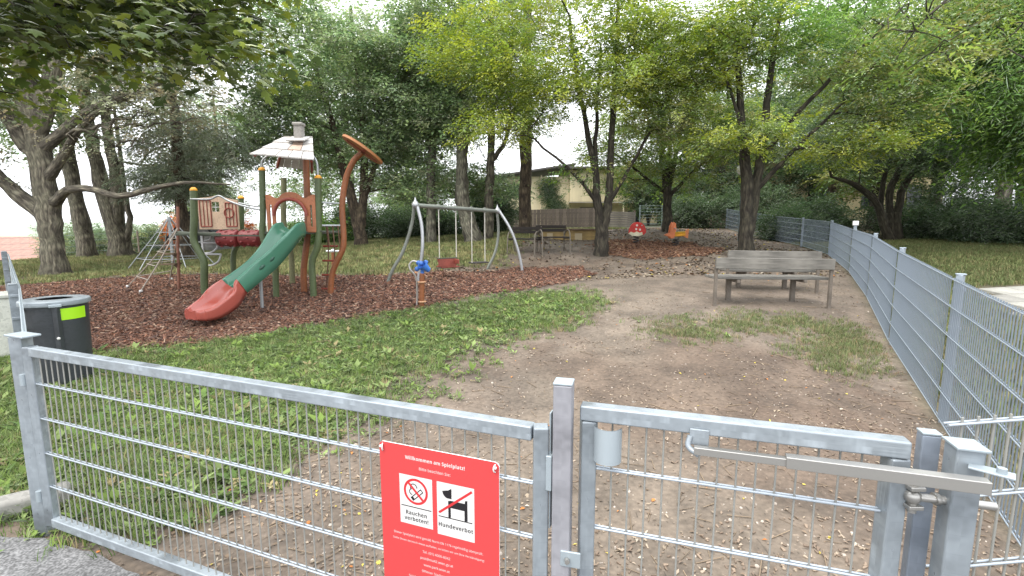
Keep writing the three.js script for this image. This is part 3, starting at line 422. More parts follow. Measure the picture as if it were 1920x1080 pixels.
tree({ seed: 116, x: -10.8, d: 4.2, bark: barkDark, leaf: 'maple', pal: 'maple', flare: 0.3, fork: 2.2, arch: 0.1, spread: 0.42, flat: 0.5, name: 'maple_tree', label: 'maple whose leafy boughs hang over the waste bin and mulch', stems: [
  { p: [[0, 0, 0, .24], [.1, 2, 0, .2], [.4, 4, .2, .15], [1, 6.5, .6, .08]] }, { from: 1, p: [[.1, 2.4, 0, .12], [1.6, 3.6, .8, .09], [3.6, 4.7, 1.6, .06], [5.6, 4.9, 2, .035], [7, 4.5, 2, .015]] }, { from: 1, p: [[.3, 3.3, .1, .1], [2.4, 4.9, 1.6, .06], [4.6, 5.7, 2.4, .03]] }],
  blobs: [[-5.6, 5.1, 6.4, 1.8, .8, 1.2, 40, 1150], [-7.2, 4.5, 6.2, 1.2, .7, 1, 26, 720], [-3.9, 4.7, 6.3, 1.0, .55, .8, 26, 560], [-3.75, 3.95, 6.1, .5, .4, .5, 14, 190], [-5.2, 4.15, 6.2, 1.1, .35, .8, 22, 380], [-7.4, 3.7, 6.6, .8, .5, .8, 12, 260], [-8.6, 5, 6.6, 1.6, 1.2, 1.3, 16, 420], [-3, 5.7, 6.6, .8, .5, .7, 10, 170]] });
tree({ seed: 117, x: 12.6, d: 6.2, bark: barkDark, leaf: 'fine', pal: 'limemix', flare: 0.2, fork: 2.5, arch: 0.05, droop: 1, hang: 0.2, spread: 0.35, label: 'tree with long bare hanging twigs reaching over the grey fence', stems: [
  { p: [[0, 0, 0, .22], [-.2, 2, 0, .19], [-.7, 4.5, .1, .14], [-1.2, 7.2, .2, .06]] }, { from: 1, p: [[-.7, 4.6, .1, .09], [-2.2, 6.1, 1, .065], [-4, 6.2, 1.6, .045], [-5.2, 5.5, 1.8, .03], [-6.2, 4.5, 1.9, .014]] }, { from: 1, p: [[-2.4, 6.1, 1, .04], [-3.5, 5.2, 1.4, .03], [-4.5, 3.9, 1.6, .014]] }],
  blobs: [[7.6, 6.7, 8.2, 1.4, .5, .8, 18, 200], [6.6, 4.9, 8, .8, .8, .6, 24, 90], [8.2, 4.9, 8, .8, .8, .6, 20, 90], [9.6, 6.6, 7.6, 1.4, .7, 1, 16, 320]] });

// wood behind: individual trees of four shapes, copied
{
  const grp = 'trees standing in a wood behind the lawn';
  const protos = [
    tree({ seed: 131, x: -9, d: 27, bark: barkBrown, leaf: 'broad', pal: 'mid', size: 1.35, spread: 0.8, flare: 0.2, fork: 2, group: grp, name: 'woodland_tree', label: 'mid green broadleaf tree in the wood behind the lawn', stems: [{ p: [[0, 0, 0, .25], [.1, 3, 0, .2], [0, 7, 0, .13], [0, 11, 0, .05]] }], blobs: [[-9, 9.5, 27, 3.2, 2.8, 2.6, 30, 1500], [-9.5, 5, 27, 2.6, 1.6, 2, 18, 800]] }),
    tree({ seed: 132, x: 12.5, d: 29, bark: barkDark, leaf: 'broad', pal: 'dark', size: 1.4, spread: 0.8, flare: 0.2, fork: 1.5, group: grp, name: 'woodland_tree', label: 'dark evergreen-looking tree in the wood behind the lawn', stems: [{ p: [[0, 0, 0, .22], [-.1, 3, 0, .18], [0, 6, 0, .12], [.1, 9, 0, .05]] }], blobs: [[12.5, 7.6, 29, 3, 3, 2.4, 30, 1300], [12.1, 4.2, 29, 2.4, 1.4, 2, 18, 700]] }),
    tree({ seed: 133, x: 9.5, d: 31, bark: barkDark, leaf: 'fine', pal: 'limemix', size: 1.7, spread: 0.8, flare: 0.2, fork: 1.5, group: grp, name: 'woodland_tree', label: 'yellowish green loose tree in the wood behind the lawn', stems: [{ p: [[0, 0, 0, .22], [-.1, 3, 0, .18], [0, 6, 0, .12], [.1, 9, 0, .05]] }], blobs: [[9.5, 8, 31, 3.2, 3, 2.4, 30, 1500], [9.2, 4.4, 31, 2.4, 1.2, 2, 18, 800]] })];
  const C = [[0, 17, 26, 1.1], [1, 19, 31, 1.2], [2, 16, 21.5, 1], [0, 23, 22, 1.1], [0, -13.5, 34, .9], [2, -20, 31, .8], [0, -5, 31, .85], [0, -15.5, 26, .75], [2, -7, 33, .9], [2, 20, 38, 1.3], [0, 26, 30, 1.3]];
  C.forEach(([k, x, d, s], i) => { const c = copyThing(protos[k], [x, gy(x, d) - 0.1, d], i * 1.7); c.scale.setScalar(s); });
}
// shrubs
const HEDGE = 'dark undergrowth shrubs beyond the fence';
[[10.9, 18.4, 1.3, 1.3, 201], [12.1, 19.6, 1.5, 1.5, 202], [15.6, 15.6, 1.6, 1.35, 203], [17.6, 14.6, 1.7, 1.6, 204], [14.9, 18, 1.6, 1.3, 205], [19.5, 15.5, 1.8, 2.2, 206], [9.6, 24.5, 1.6, 1.8, 207], [12.4, 24, 1.9, 2.2, 208], [18.6, 20, 2, 2.5, 209]].forEach(([x, d, rx, h, s]) => shrub({ seed: s, x, d, rx, rd: rx * 0.8, h, n: 900, pal: 'dark', leaf: 'broad', size: 0.8, group: HEDGE, label: 'dense dark shrub beyond the grey fence' }));
const HEDGE2 = 'hedge shrubs at the far edge of the lawn';
[[-8.8, 21.5, 1.5, 1.3, 221], [-7.2, 22.5, 1.6, 1.6, 222], [-4.6, 22.5, 1.7, 1.5, 223], [-3.1, 23, 1.6, 1.4, 224], [-1.4, 23.5, 1.4, 2.1, 225], [-.6, 22.4, 1, 2.6, 226], [-6, 24, 2, 2.4, 227]].forEach(([x, d, rx, h, s], i) => shrub({ seed: s, x, d, rx, rd: rx * 0.8, h, n: 850, pal: i < 1 ? 'bright' : i === 6 ? 'mid' : 'dark', leaf: 'broad', size: 0.8, group: HEDGE2, label: 'rounded shrub in the hedge at the far edge of the lawn' }));
shrub({ seed: 231, x: -16.4, d: 25, rx: 1.6, rd: 1.2, h: 1.9, n: 800, pal: 'orange', leaf: 'fine', name: 'orange_shrub', label: 'orange autumn-coloured shrub behind the tree trunks' });
shrub({ seed: 232, x: -14.4, d: 25.5, rx: 1.2, rd: 1, h: 2.3, n: 420, pal: 'orange', leaf: 'fine', name: 'orange_shrub', label: 'thin reddish shrub beside the dark-roofed hut' });
shrub({ seed: 233, x: -20, d: 22, rx: 1.9, rd: 1.2, h: 1.5, n: 900, pal: 'pale', leaf: 'fine', label: 'pale green shrub between the old tree and a wire fence post' });
shrub({ seed: 234, x: -18.3, d: 25, rx: 1.5, rd: 1.2, h: 2, n: 800, pal: 'pale', leaf: 'fine', label: 'pale shrub seen between the two thick trunks' });
shrub({ seed: 239, x: -13.6, d: 22.6, rx: 1.2, rd: 1, h: 1, n: 600, pal: 'dull', leaf: 'fine', label: 'low olive shrub in front of the thin reddish shrub' });

// ------------------------------------------------------------------ buildings and walls behind
const cream = M([0.80, 0.69, 0.49], 0.9, { map: plasterMap }), dimGlass = M([0.03, 0.035, 0.04], 0.12), roofDark = M([0.10, 0.09, 0.085], 0.85, { map: wearMap });
{
  const D = 36, b = thing('house', 'cream rendered house with low dark roof behind the board fence', 'house', [4, 1.4, D]);
  const face = (x0, x1, y0, y1, d, th = 0.3) => place(rbox(x1 - x0, y1 - y0, th, 0.01), V((x0 + x1) / 2, (y0 + y1) / 2, d + th / 2));
  part(b, 'wall', [face(-.4, 4.2, 1.2, 5.2, D), face(4.2, 9.3, 3.35, 5.6, D - 0.6, 0.9), face(4.2, 9.3, 1.2, 3.35, D + 0.4, 0.3), face(9.35, 13, 1.2, 2.6, D - .2, .3)], cream);
  part(b, 'roof', [bar(V(-1.1, 5.15, D - .7), V(4.3, 5.95, D - .7), 0.12, 0.16), place(rbox(6, 0.14, 6, 0.02), V(1.6, 5.58, D + 2.2), 0, 0, 0.147), place(rbox(5.9, 0.16, 6, 0.02), V(6.8, 5.72, D + 1.8), 0, 0, 0)], roofDark);
  for (const [x, y, w, h] of [[0.3, 4.25, 1.1, 0.8], [9.0, 2.0, 0.9, 1.4], [6.2, 2.4, 2.2, 1.1]]) { const w_ = part(b, 'window', face(x - w / 2, x + w / 2, y - h / 2, y + h / 2, D - 0.04 + (y < 3 && x < 8.5 ? 0.4 : y < 3 ? -.2 : 0), 0.03), dimGlass); { const q = shapeOf([[-w / 2 - .04, -h / 2 - .04], [w / 2 + .04, -h / 2 - .04], [w / 2 + .04, h / 2 + .04], [-w / 2 - .04, h / 2 + .04]]), k = new THREE.Path([[-1, -1], [-1, 1], [1, 1], [1, -1]].map(e => new THREE.Vector2(e[0] * w / 2, e[1] * h / 2))); q.holes.push(k); part(w_, 'frame', place(extrude(q, .06, 0), V(x, y, D - 0.06 + (y < 3 && x < 8.5 ? 0.4 : y < 3 ? -.2 : 0))), M([0.2, 0.17, 0.14], 0.7)); } }
  for (const [x, d] of [[2.15, D - .06], [8.1, D - .7]]) part(b, 'downpipe', rod(V(x, 1.4, d), V(x, 5.3, d), 0.05), M([0.7, 0.6, 0.45], 0.6));
  // ivy growing on the wall
  const r = RNG(77), ms = [], cs = [], q = new THREE.Quaternion();
  for (let i = 0; i < 420; i++) { const t = r(), x = 2.9 + (r() - 0.5) * (1.4 - 0.5 * t) + 0.3 * Math.sin(t * 6), y = 2 + t * 3; q.setFromEuler(new THREE.Euler(1 + r() * 0.6, r() - 0.5, r() * 6.28)); ms.push(new THREE.Matrix4().compose(V(x, y, D - 0.12 - 0.2 * r()), q, new THREE.Vector3(0.8, 0.8, 0.8))); cs.push(pick(r, PAL.dark)); }
  const iv = thing('ivy', 'dark ivy climbing the cream house wall', 'ivy', [0, 0, 0]); const im = instances('foliage', SPR.broad[0], LEAF, ms, cs); iv.add(im);
  part(iv, 'stem', tube(smooth([V(2.9, 1.4, D - 0.04), V(3.1, 3, D - 0.04), V(2.8, 4.8, D - 0.04)], 8), 0.03, 5), barkDark);
}
{ // brown board fence and the grey slatted bay beside it
  const t = thing('board_fence', 'brown upright-board fence below the cream house', 'fence', [2, 1.3, 27]);
  const tones = [0.78, 0.9, 1, 1.12].map(k => wood([0.20 * k, 0.165 * k, 0.14 * k]));
  for (let i = 0; i < 31; i++) { const x = -1.4 + i * 0.205, d = 27 - i * 0.01, y = gy(x, d), top = 2.46 + 0.006 * i; part(t, 'board', place(rbox(0.197, top - y + 0.1, 0.025, 0.004), V(x, (top + y) / 2 - 0.05, d)), tones[Math.floor(R0() * 4)]); }
  part(t, 'rail', [bar(V(-1.5, 2.25, 27.05), V(4.9, 2.4, 26.75), 0.06, 0.09), bar(V(-1.5, 1.6, 27.05), V(4.9, 1.7, 26.75), 0.06, 0.09)], barkBrown);
  const u = thing('slat_fence', 'grey fence bay of level slats at the end of the board fence', 'fence', [5.9, 1.4, 26.6]);
  for (let k = 0; k < 7; k++) part(u, 'slat', bar(V(5.0, 1.62 + k * 0.125, 26.6), V(6.75, 1.62 + k * 0.12, 26.5), 0.025, 0.11), wood([0.21, 0.195, 0.18]));
  for (const x of [5.02, 6.73]) part(u, 'post', bar(V(x, 1.2, 26.67), V(x, 2.5, 26.67), 0.09, 0.09), barkBrown);
}
shrub({ seed: 241, x: 8.3, d: 29.5, rx: 1.2, rd: 1, h: 3.4, n: 900, pal: 'dark', leaf: 'broad', label: 'tall dark shrub behind the thin wire fence of the courtyard' });
shrub({ seed: 242, x: 10.3, d: 30, rx: 1.4, rd: 1, h: 3.8, n: 900, pal: 'mid', leaf: 'broad', label: 'tall green shrub behind the white ribbed screen' });
{ // thin wire fence in front of the courtyard, white panel and low wall
  const xs = [6.9, 8.1, 9.3];
  const t = thing('wire_fence', 'thin dark wire fence in front of the courtyard', 'fence', [8, 1.5, 26.2]);
  for (const x of xs) part(t, 'post', bar(V(x, 1.2, 26.2), V(x, 2.75, 26.2), 0.05, 0.05), darkFence);
  for (let k = 0; k < 8; k++) part(t, 'wire', rod(V(6.9, 1.6 + k * 0.16, 26.16), V(9.3, 1.6 + k * 0.16, 26.16), 0.008, 5), darkFence);
  const w = thing('garden_wall', 'low brown garden wall below the white panel', 'wall', [10, 1.4, 27.5]);
  part(w, 'wall', [place(rbox(3.4, 1.1, 0.3, 0.02), V(10.4, 1.75, 27.5)), place(rbox(1.2, .4, .28, .02), V(11.5, 2.4, 27.5))], concreteMat.clone()); w.children[0].material.color.setRGB(0.2, 0.15, 0.12);
  const p = thing('panel_screen', 'white ribbed panel screen standing above the garden wall', 'screen', [10, 2.3, 27.2]);
  for (let k = 0; k < 4; k++) part(p, 'panel', bar(V(9.5, 2.38 + k * 0.17, 27.25), V(11, 2.44 + k * 0.17, 27.25), 0.03, 0.155), paint([0.72, 0.74, 0.76], 0.6));
  for (const x of [9.55, 10.95]) part(p, 'post', bar(V(x, 1.6, 27.32), V(x, 3, 27.32), 0.05, 0.05), darkFence);
  const c = thing('yellow_villa', 'pale yellow building half hidden behind the trees beyond the fence', 'house', [20, 1.5, 33]);
  part(c, 'wall', [place(rbox(16, 5.4, 0.4, 0.02), V(21, 3.6, 33))], M([0.66, 0.55, 0.34], 0.9, { map: plasterMap }));
  for (let k = 0; k < 5; k++) { const x = 15 + k * 3; const wn = part(c, 'window', place(rbox(1, 1.5, 0.06, 0.01), V(x, 3.6, 32.78)), dimGlass); part(wn, 'sill', place(rbox(1.2, 0.08, 0.2, 0.01), V(x, 2.8, 32.75)), concreteMat); }
  part(c, 'roof', place(rbox(17, 0.3, 3, 0.02), V(21, 6.45, 33.5)), roofDark);
}
{ // distant things on the open side
  const b = thing('long_building', 'long low building with red tiled roof down the slope', 'house', [-38, -2.2, 46]);
  part(b, 'wall', place(rbox(20, 2.6, 6, 0.02), V(-46, -2.6, 46)), M([0.6, 0.5, 0.42], 0.9, { map: plasterMap }));
  const rf = place(extrude(shapeOf([[-4, 0], [4, 0], [0, 1.9]]), 20.6, 0.01), V(-46, -1.35, 46), 0, Math.PI / 2, 0); part(b, 'roof', rf, M([0.34, 0.19, 0.15], 0.9, { map: wearMap }));
  for (let k = 0; k < 6; k++) part(b, 'window', place(rbox(0.9, 1, 0.05, 0.01), V(-38 - k * 2.6, -2.3, 42.97)), dimGlass);
  const t = thing('garden_hut', 'small hut with steep dark roof beside the conifer trunk', 'hut', [-13, .6, 20.5]);
  part(t, 'roof', [bar(V(-14.1, 1.1, 20.5), V(-13, 2.25, 20.5), 1.8, 0.08), bar(V(-13, 2.25, 20.5), V(-11.9, 1.1, 20.5), 1.8, 0.08)], M([0.025, 0.025, 0.028], 0.9));
  part(t, 'wall', place(extrude(shapeOf([[-.8, 0], [.8, 0], [.8, .75], [0, 1.55], [-.8, .75]]), 1.3, 0.005), V(-13, .55, 20.5)), wood([0.42, 0.42, 0.42]));
  part(t, 'opening_frame', [bar(V(-13.3, .62, 19.82), V(-13.3, 1.35, 19.82), 0.08, 0.06), bar(V(-12.75, .62, 19.82), V(-12.75, 1.35, 19.82), 0.08, 0.06), bar(V(-13.34, 1.02, 19.8), V(-12.7, 1.02, 19.8), 0.05, 0.06)], paint([0.75, 0.75, 0.75]));
  part(t, 'door', place(rbox(0.45, 0.8, 0.03, 0.005), V(-13.03, 1.0, 19.835)), M([0.03, 0.03, 0.035], 0.8));
  const s = thing('garden_parasol', 'teal folded garden parasol in the distance beside the hut', 'parasol', [-17.4, -.3, 30]);
  part(s, 'canopy', place(new THREE.ConeGeometry(1.1, 0.9, 10, 1), V(-18.1, 1.2, 30)), M([0.12, 0.4, 0.36], 0.8)); part(s, 'pole', rod(V(-18.1, -.8, 30), V(-18.1, 1.7, 30), 0.04), galvPlain);
  const f = thing('white_tent', 'white tent roof in the distance beside the teal parasol', 'tent', [-17, -.3, 31]);
  part(f, 'canopy', place(new THREE.ConeGeometry(1.5, 0.8, 4, 1), V(-16.6, .7, 30.5), 0, 0.6, 0), paint([0.75, 0.74, 0.72])); for (const [x, d] of [[-17.5, 30], [-15.7, 30], [-16.6, 31.3]]) part(f, 'pole', rod(V(x, -.8, d), V(x, .4, d), 0.03), galvPlain);
  const w = thing('boundary_fence', 'rusty thin wire fence at the end of the lawn by the old tree', 'fence', [-20, 0, 20]);
  for (let k = 0; k < 5; k++) { const x = -21.2 + k * 2.3, d = 19.2 + k * 1.1; part(w, 'post', rod(V(x, hgt(x, d) - .2, d), V(x, hgt(x, d) + 1.05, d), 0.035), M([0.3, 0.24, 0.2], 0.8)); }
  for (let k = 0; k < 4; k++) part(w, 'wire', tube([0, 1, 2, 3, 4].map(i => { const x = -21.2 + i * 2.3, d = 19.2 + i * 1.1; return V(x, hgt(x, d) + 0.25 + k * 0.24, d); }), 0.006, 4), darkFence);
}
{ // far wooded rise on the horizon
  const n = 90, pos = [], idx = [];
  for (let i = 0; i <= n; i++) { const a = lerp(-1.15, -0.2, i / n), R = 420, x = Math.sin(a) * R, d = Math.cos(a) * R, e = 5 + 9 * fbm(i * 0.07, 1, 601, 2) + 2.2 * fbm(i * 0.9, 3, 603, 3); pos.push(x * 0.8, -8, -d * 0.8, x, -8 + e, -d, x * 1.3, -10, -d * 1.3); if (i < n) { const b = i * 3; idx.push(b, b + 3, b + 1, b + 1, b + 3, b + 4, b + 1, b + 4, b + 2, b + 2, b + 4, b + 5); } }
  const g = new THREE.BufferGeometry(); g.setAttribute('position', new THREE.Float32BufferAttribute(pos, 3)); g.setIndex(idx); g.computeVertexNormals(); structure('hills', g, M([0.22, 0.26, 0.2], 1));
}

// ------------------------------------------------------------------ mesh fences
const postGeo = (x, d, y0, y1, w = 0.06, l = 0.04, turn = 0) => place(rbox(w, y1 - y0, l, 0.004), V(x, (y0 + y1) / 2, d), 0, -turn, 0);
// a welded mesh panel between two points; single: every upright a mesh of its own
function meshPanel(t, a, b, ya0, ya1, yb0, yb1, { pitch = 0.05, levels, single = true, rr = 0.0038, cr = 0.0045, m1 = fenceMat, m2 = fenceMat }) {
  const L = Math.hypot(b[0] - a[0], b[1] - a[1]), n = Math.floor(L / pitch), nx = -(b[1] - a[1]) / L, nd = (b[0] - a[0]) / L, list = [];
  for (let i = 1; i < n; i++) { const s = i / n, x = lerp(a[0], b[0], s), d = lerp(a[1], b[1], s); const g = rod(V(x, lerp(ya0, yb0, s), d), V(x, lerp(ya1, yb1, s), d), rr, 6); single ? part(t, 'upright_wire', g, m1) : list.push(g); }
  if (list.length) part(t, 'upright_wires', merge(list), m1).userData.kind = 'stuff';
  for (const k of levels) { const A = lerp(ya0, ya1, k), B = lerp(yb0, yb1, k), e = rr + cr * 0.8; part(t, 'cross_wire', [-1, 1].map(s => rod(V(a[0] + nx * e * s, A, a[1] + nd * e * s), V(b[0] + nx * e * s, B, b[1] + nd * e * s), cr, 6)), m2); }
}
{
  const railM = M([0.28, 0.324, 0.368], 0.5, { metalness: 0.35 }), bay = t => { const g = new THREE.Group(); g.name = 'panel'; t.add(g); return g; };
  function fencePost(t, x, d, y0, y1, turn, m, w, l, white) {
    const p = part(t, 'post', postGeo(x, d, y0 - 0.1, y1, w, l, -turn), m);
    part(p, 'cap', place(rbox(white ? 0.11 : w + 0.008, white ? 0.1 : 0.014, white ? 0.1 : l + 0.008, 0.006), V(x, y1 + (white ? 0.03 : 0.005), d), 0, -turn, 0), white ? paint([0.75, 0.76, 0.77]) : m);
    for (let k = 0; k < 4; k++) part(p, 'clip', place(rbox(w + 0.012, 0.03, l + 0.016, 0.004), V(x, lerp(y0 + 0.18, y1 - 0.12, k / 3), d), 0, -turn, 0), m);
    if (white) p.userData.label = 'taller post with a white cap';
  }
  const t = thing('mesh_fence', 'long grey welded mesh fence running up the slope past the bench pair', 'fence', [FP[0][0], 0, FP[0][1]]);
  for (let i = 0; i < FP.length - 1; i++) {
    const [ax, ad, at] = FP[i], [bx, bd, bt] = FP[i + 1], y0 = gy(ax, ad), y1 = gy(bx, bd), turn = Math.atan2(bx - ax, bd - ad);
    meshPanel(bay(t), [ax, ad], [bx, bd], y0 + 0.05, at, y1 + 0.05, bt, { levels: [0.01, 0.2, 0.4, 0.6, 0.8, 0.985], single: i < 4, pitch: i > 4 ? 0.06 : 0.05, rr: 0.0045, m1: fenceMat, m2: railM });
    fencePost(t, bx + 0.045 * Math.cos(turn), bd - 0.045 * Math.sin(turn), y1, bt + (i === 3 ? 0.1 : 0.02), turn, railM, 0.06, 0.045, i === 3);
  }
  meshPanel(bay(t), [1.26, 1.33], [2.14, 1.41], 0.05, 1.19, 0.05, 1.22, { levels: [0.01, 0.2, 0.39, 0.585, 0.785, 0.985], m1: wireMat, m2: crossMat });
  fencePost(t, 2.19, 1.37, 0, 1.25, 0, galv, 0.06, 0.045);
  const LP = [[-2.72, 2.62, 1.12], [-5.3, 5.12, 1.08], [-9.55, 9.1, 1.2]];
  const u = thing('mesh_fence', 'galvanised mesh fence running from the wide gate past the waste bin', 'fence', [-2.72, 0, 2.62]);
  for (let i = 0; i < 2; i++) {
    const [ax, ad, at] = LP[i], [bx, bd, bt] = LP[i + 1], y0 = gy(ax, ad), y1 = gy(bx, bd), turn = Math.atan2(bx - ax, bd - ad);
    meshPanel(bay(u), [ax, ad], [bx, bd], y0 + 0.05, at, y1 + 0.05, bt, { levels: [0.01, 0.2, 0.4, 0.6, 0.8, 0.985], single: i === 0, m1: galvPlain, m2: galvPlain });
    fencePost(u, bx - 0.035, bd - 0.035, y1, bt + 0.03, turn, galv, 0.06, 0.08);
  }
  const cab = thing('utility_cabinet', 'pale utility cabinet beyond the fence by the waste bin', 'cabinet', [-6.35, 0, 5.6]);
  part(cab, 'body', place(rbox(0.7, 0.75, 0.4, 0.015), V(-6.5, gy(-6.2, 5.7) + 0.37, 5.75), 0, 0.7, 0), paint([0.62, 0.63, 0.56], 0.6)); part(cab, 'lid', place(rbox(0.75, 0.05, 0.45, 0.015), V(-6.5, gy(-6.2, 5.7) + 0.77, 5.75), 0, 0.7, 0), paint([0.55, 0.56, 0.5], 0.6));
}

// ------------------------------------------------------------------ the wide gate, its posts and the sign
const gA = [-2.61, 2.52], gB = [0.118, 1.481], gL = Math.hypot(gB[0] - gA[0], gB[1] - gA[1]), gd = [(gB[0] - gA[0]) / gL, (gB[1] - gA[1]) / gL], gTurn = Math.atan2(-gd[1], gd[0]);
const onGate = (s, off = 0) => [gA[0] + gd[0] * s + gd[1] * off, gA[1] + gd[1] * s - gd[0] * off];   // off: towards the visitor
const gv = (s, y, off = 0) => { const p = onGate(s, off); return V(p[0], y, p[1]); };
{
  const t = thing('gate', 'wide galvanised mesh gate carrying the red notice', 'gate', [...[gA[0], 0.0], gA[1]].map((v, i) => i === 1 ? 0 : v));
  const y0 = 0.07, y1 = 1.1, w = 0.05;
  const f = part(t, 'frame', [bar(gv(w / 2, y0, 0), gv(w / 2, y1, 0), w, w, 0.006), bar(gv(gL - w / 2, y0, 0), gv(gL - w / 2, y1, 0), w, w, 0.006), bar(gv(w + 0.001, y1 - w / 2, 0), gv(gL - w - 0.001, y1 - w / 2, 0), w - 0.002, w, 0.006), bar(gv(w + 0.001, y0 + w / 2, 0), gv(gL - w - 0.001, y0 + w / 2, 0), w - 0.002, w, 0.006)], galv);
  const a = onGate(w), b = onGate(gL - w);
  meshPanel(t, a, b, y0 + w, y1 - w, y0 + w, y1 - w, { levels: [0.2, 0.41, 0.625, 0.835], pitch: 0.05, rr: 0.0032, cr: 0.0042, m1: wireMat, m2: crossMat });
  for (const y of [0.95, 0.3]) part(t, 'latch_plate', place(rbox(0.02, 0.12, 0.045, 0.003), gv(gL + 0.008, y), 0, -gTurn, 0), galvPlain);
  const hp = thing('gate_post', 'flat-topped steel post at the hinge side of the wide gate', 'post', [-2.68, 0, 2.6]);
  part(hp, 'shaft', bar(gv(-0.055, -0.05), gv(-0.055, 1.15), 0.07, 0.07, 0.005), galv); part(hp, 'cap', place(rbox(0.17, 0.012, 0.085, 0.004), gv(-0.03, 1.157), 0, -gTurn, 0), galvPlain);
  for (const y of [0.25, 0.92]) part(hp, 'hinge', [rod(gv(-0.02, y), gv(0.0, y), 0.012, 8), place(new THREE.CylinderGeometry(0.016, 0.016, 0.06, 10), gv(-0.008, y, 0.03))], galvPlain);
  const mp = thing('gate_post', 'square steel post standing between the two gates', 'post', [0.165, 0, 1.47]);
  part(mp, 'shaft', place(rbox(0.06, 1.3, 0.06, 0.005), V(0.165, 0.6, 1.47), 0, -gTurn * 0.7, 0), M([0.43, 0.43, 0.455], 0.5, { map: galvMap, metalness: 0.3 })); part(mp, 'cap', place(rbox(0.062, 0.008, 0.062, 0.003), V(0.165, 1.254, 1.47), 0, -gTurn * 0.7, 0), galvPlain);
  part(mp, 'bracket', place(rbox(0.066, 0.055, 0.008, 0.003), V(0.19, 0.668, 1.432), 0, -gTurn * 0.7, 0), galvPlain); part(mp, 'bolt', place(new THREE.CylinderGeometry(0.009, 0.009, 0.012, 6), V(0.178, 0.668, 1.423), Math.PI / 2, 0, 0), steel);
  part(mp, 'stop_plate', place(rbox(0.006, 0.4, 0.03, 0.002), V(0.128, 0.95, 1.485), 0, -gTurn, 0), galvPlain);
}
{ // red notice: printed sheet tied to the gate
  const cw = 960, ch = 1360, cv = document.createElement('canvas'); cv.width = cw; cv.height = ch; const c = cv.getContext('2d');
  c.fillStyle = '#b63a3b'; c.fillRect(0, 0, cw, ch);
  c.fillStyle = '#c0bfbd'; c.textAlign = 'center'; c.textBaseline = 'middle';
  const T = (s, x, y, px, bold) => { c.font = `${bold ? 'bold ' : ''}${px}px sans-serif`; c.fillText(s, x, y); };
  T('Willkommen am Spielplatz!', 462, 90, 37, true); T('Bitte beachten Sie:', 462, 160, 31);
  c.fillRect(165, 225, 275, 385); c.fillRect(478, 225, 295, 405);
  c.strokeStyle = '#b0282c'; c.lineWidth = 19; c.beginPath(); c.arc(302, 345, 92, 0, 7); c.stroke();
  c.strokeStyle = '#0a0a0c'; c.lineWidth = 7; c.save(); c.translate(305, 375); c.rotate(-0.75); c.strokeRect(-45, -13, 110, 26); c.fillStyle = '#0a0a0c'; c.fillRect(-50, -13, 22, 26); c.restore();
  c.beginPath(); c.arc(285, 315, 27, 2.6, 6.4); c.stroke(); c.beginPath(); c.arc(272, 350, 22, 1.6, 4.6); c.stroke();
  c.strokeStyle = '#b0282c'; c.lineWidth = 19; c.beginPath(); c.moveTo(237, 280); c.lineTo(367, 410); c.stroke();
  c.strokeStyle = '#0a0a0c'; c.lineWidth = 7; c.beginPath(); c.moveTo(176, 470); c.lineTo(430, 470); c.stroke();
  c.fillStyle = '#0a0a0c'; T('Rauchen', 302, 519, 44, true); T('verboten!', 302, 564, 44, true);
  c.fillStyle = '#141115'; // simple dog shape
  c.beginPath(); c.moveTo(522, 290); c.lineTo(570, 278); c.lineTo(592, 262); c.lineTo(596, 268); c.lineTo(596, 340); c.lineTo(560, 340); c.quadraticCurveTo(528, 332, 522, 290); c.fill();
  c.beginPath(); c.moveTo(568, 358); c.lineTo(592, 352); c.lineTo(700, 352); c.lineTo(700, 332); c.lineTo(720, 326); c.lineTo(720, 482); c.lineTo(696, 486); c.lineTo(696, 408); c.lineTo(588, 408); c.lineTo(588, 482); c.lineTo(568, 488); c.fill();
  c.strokeStyle = '#b0282c'; c.lineWidth = 18; c.beginPath(); c.moveTo(492, 462); c.lineTo(756, 252); c.stroke();
  c.strokeStyle = '#0a0a0c'; c.lineWidth = 7; c.beginPath(); c.moveTo(488, 488); c.lineTo(756, 488); c.stroke();
  c.fillStyle = '#0a0a0c'; T('Hundeverbot', 624, 550, 44, true);
  c.fillStyle = '#c0bfbd'; T('Dieser Spielplatz wird gemäß Norm EN 1176 regelmäßig überprüft.', 470, 700, 24.5); T('Sollte Ihnen dennoch etwas auffallen, so bitten wir um Ihre Verständigung:', 470, 748, 22.5);
  T('Tel. (01) 4000-8042', 462, 806, 27); T('post@ma42.wien.gv.at', 462, 858, 27); T('www.park.wien.at', 462, 910, 27); T('(Wiener Stadtgärten)', 462, 962, 27); T('Spielgeräte bei Frost nicht benützen', 440, 1030, 27);
  const tx = new THREE.CanvasTexture(cv); tx.colorSpace = THREE.SRGBColorSpace;
  const s0 = 2.275, sw = 0.48, sh = 0.68, top = 0.955, cs = s0 + sw / 2;
  const t = thing('notice_sign', 'red playground notice with two prohibition pictograms tied to the wide gate', 'sign', [onGate(cs)[0], top - sh / 2, onGate(cs)[1]]);
  const sh2 = new THREE.Shape(), r = 0.018, W = sw / 2, H = sh / 2; sh2.moveTo(-W + r, -H); sh2.lineTo(W - r, -H); sh2.absarc(W - r, -H + r, r, -Math.PI / 2, 0); sh2.lineTo(W, H - r); sh2.absarc(W - r, H - r, r, 0, Math.PI / 2); sh2.lineTo(-W + r, H); sh2.absarc(-W + r, H - r, r, Math.PI / 2, Math.PI); sh2.lineTo(-W, -H + r); sh2.absarc(-W + r, -H + r, r, Math.PI, Math.PI * 1.5);
  const board = new THREE.ExtrudeGeometry(sh2, { depth: 0.004, bevelEnabled: false }), face = new THREE.ShapeGeometry(sh2), uv = face.attributes.uv, fp = face.attributes.position;
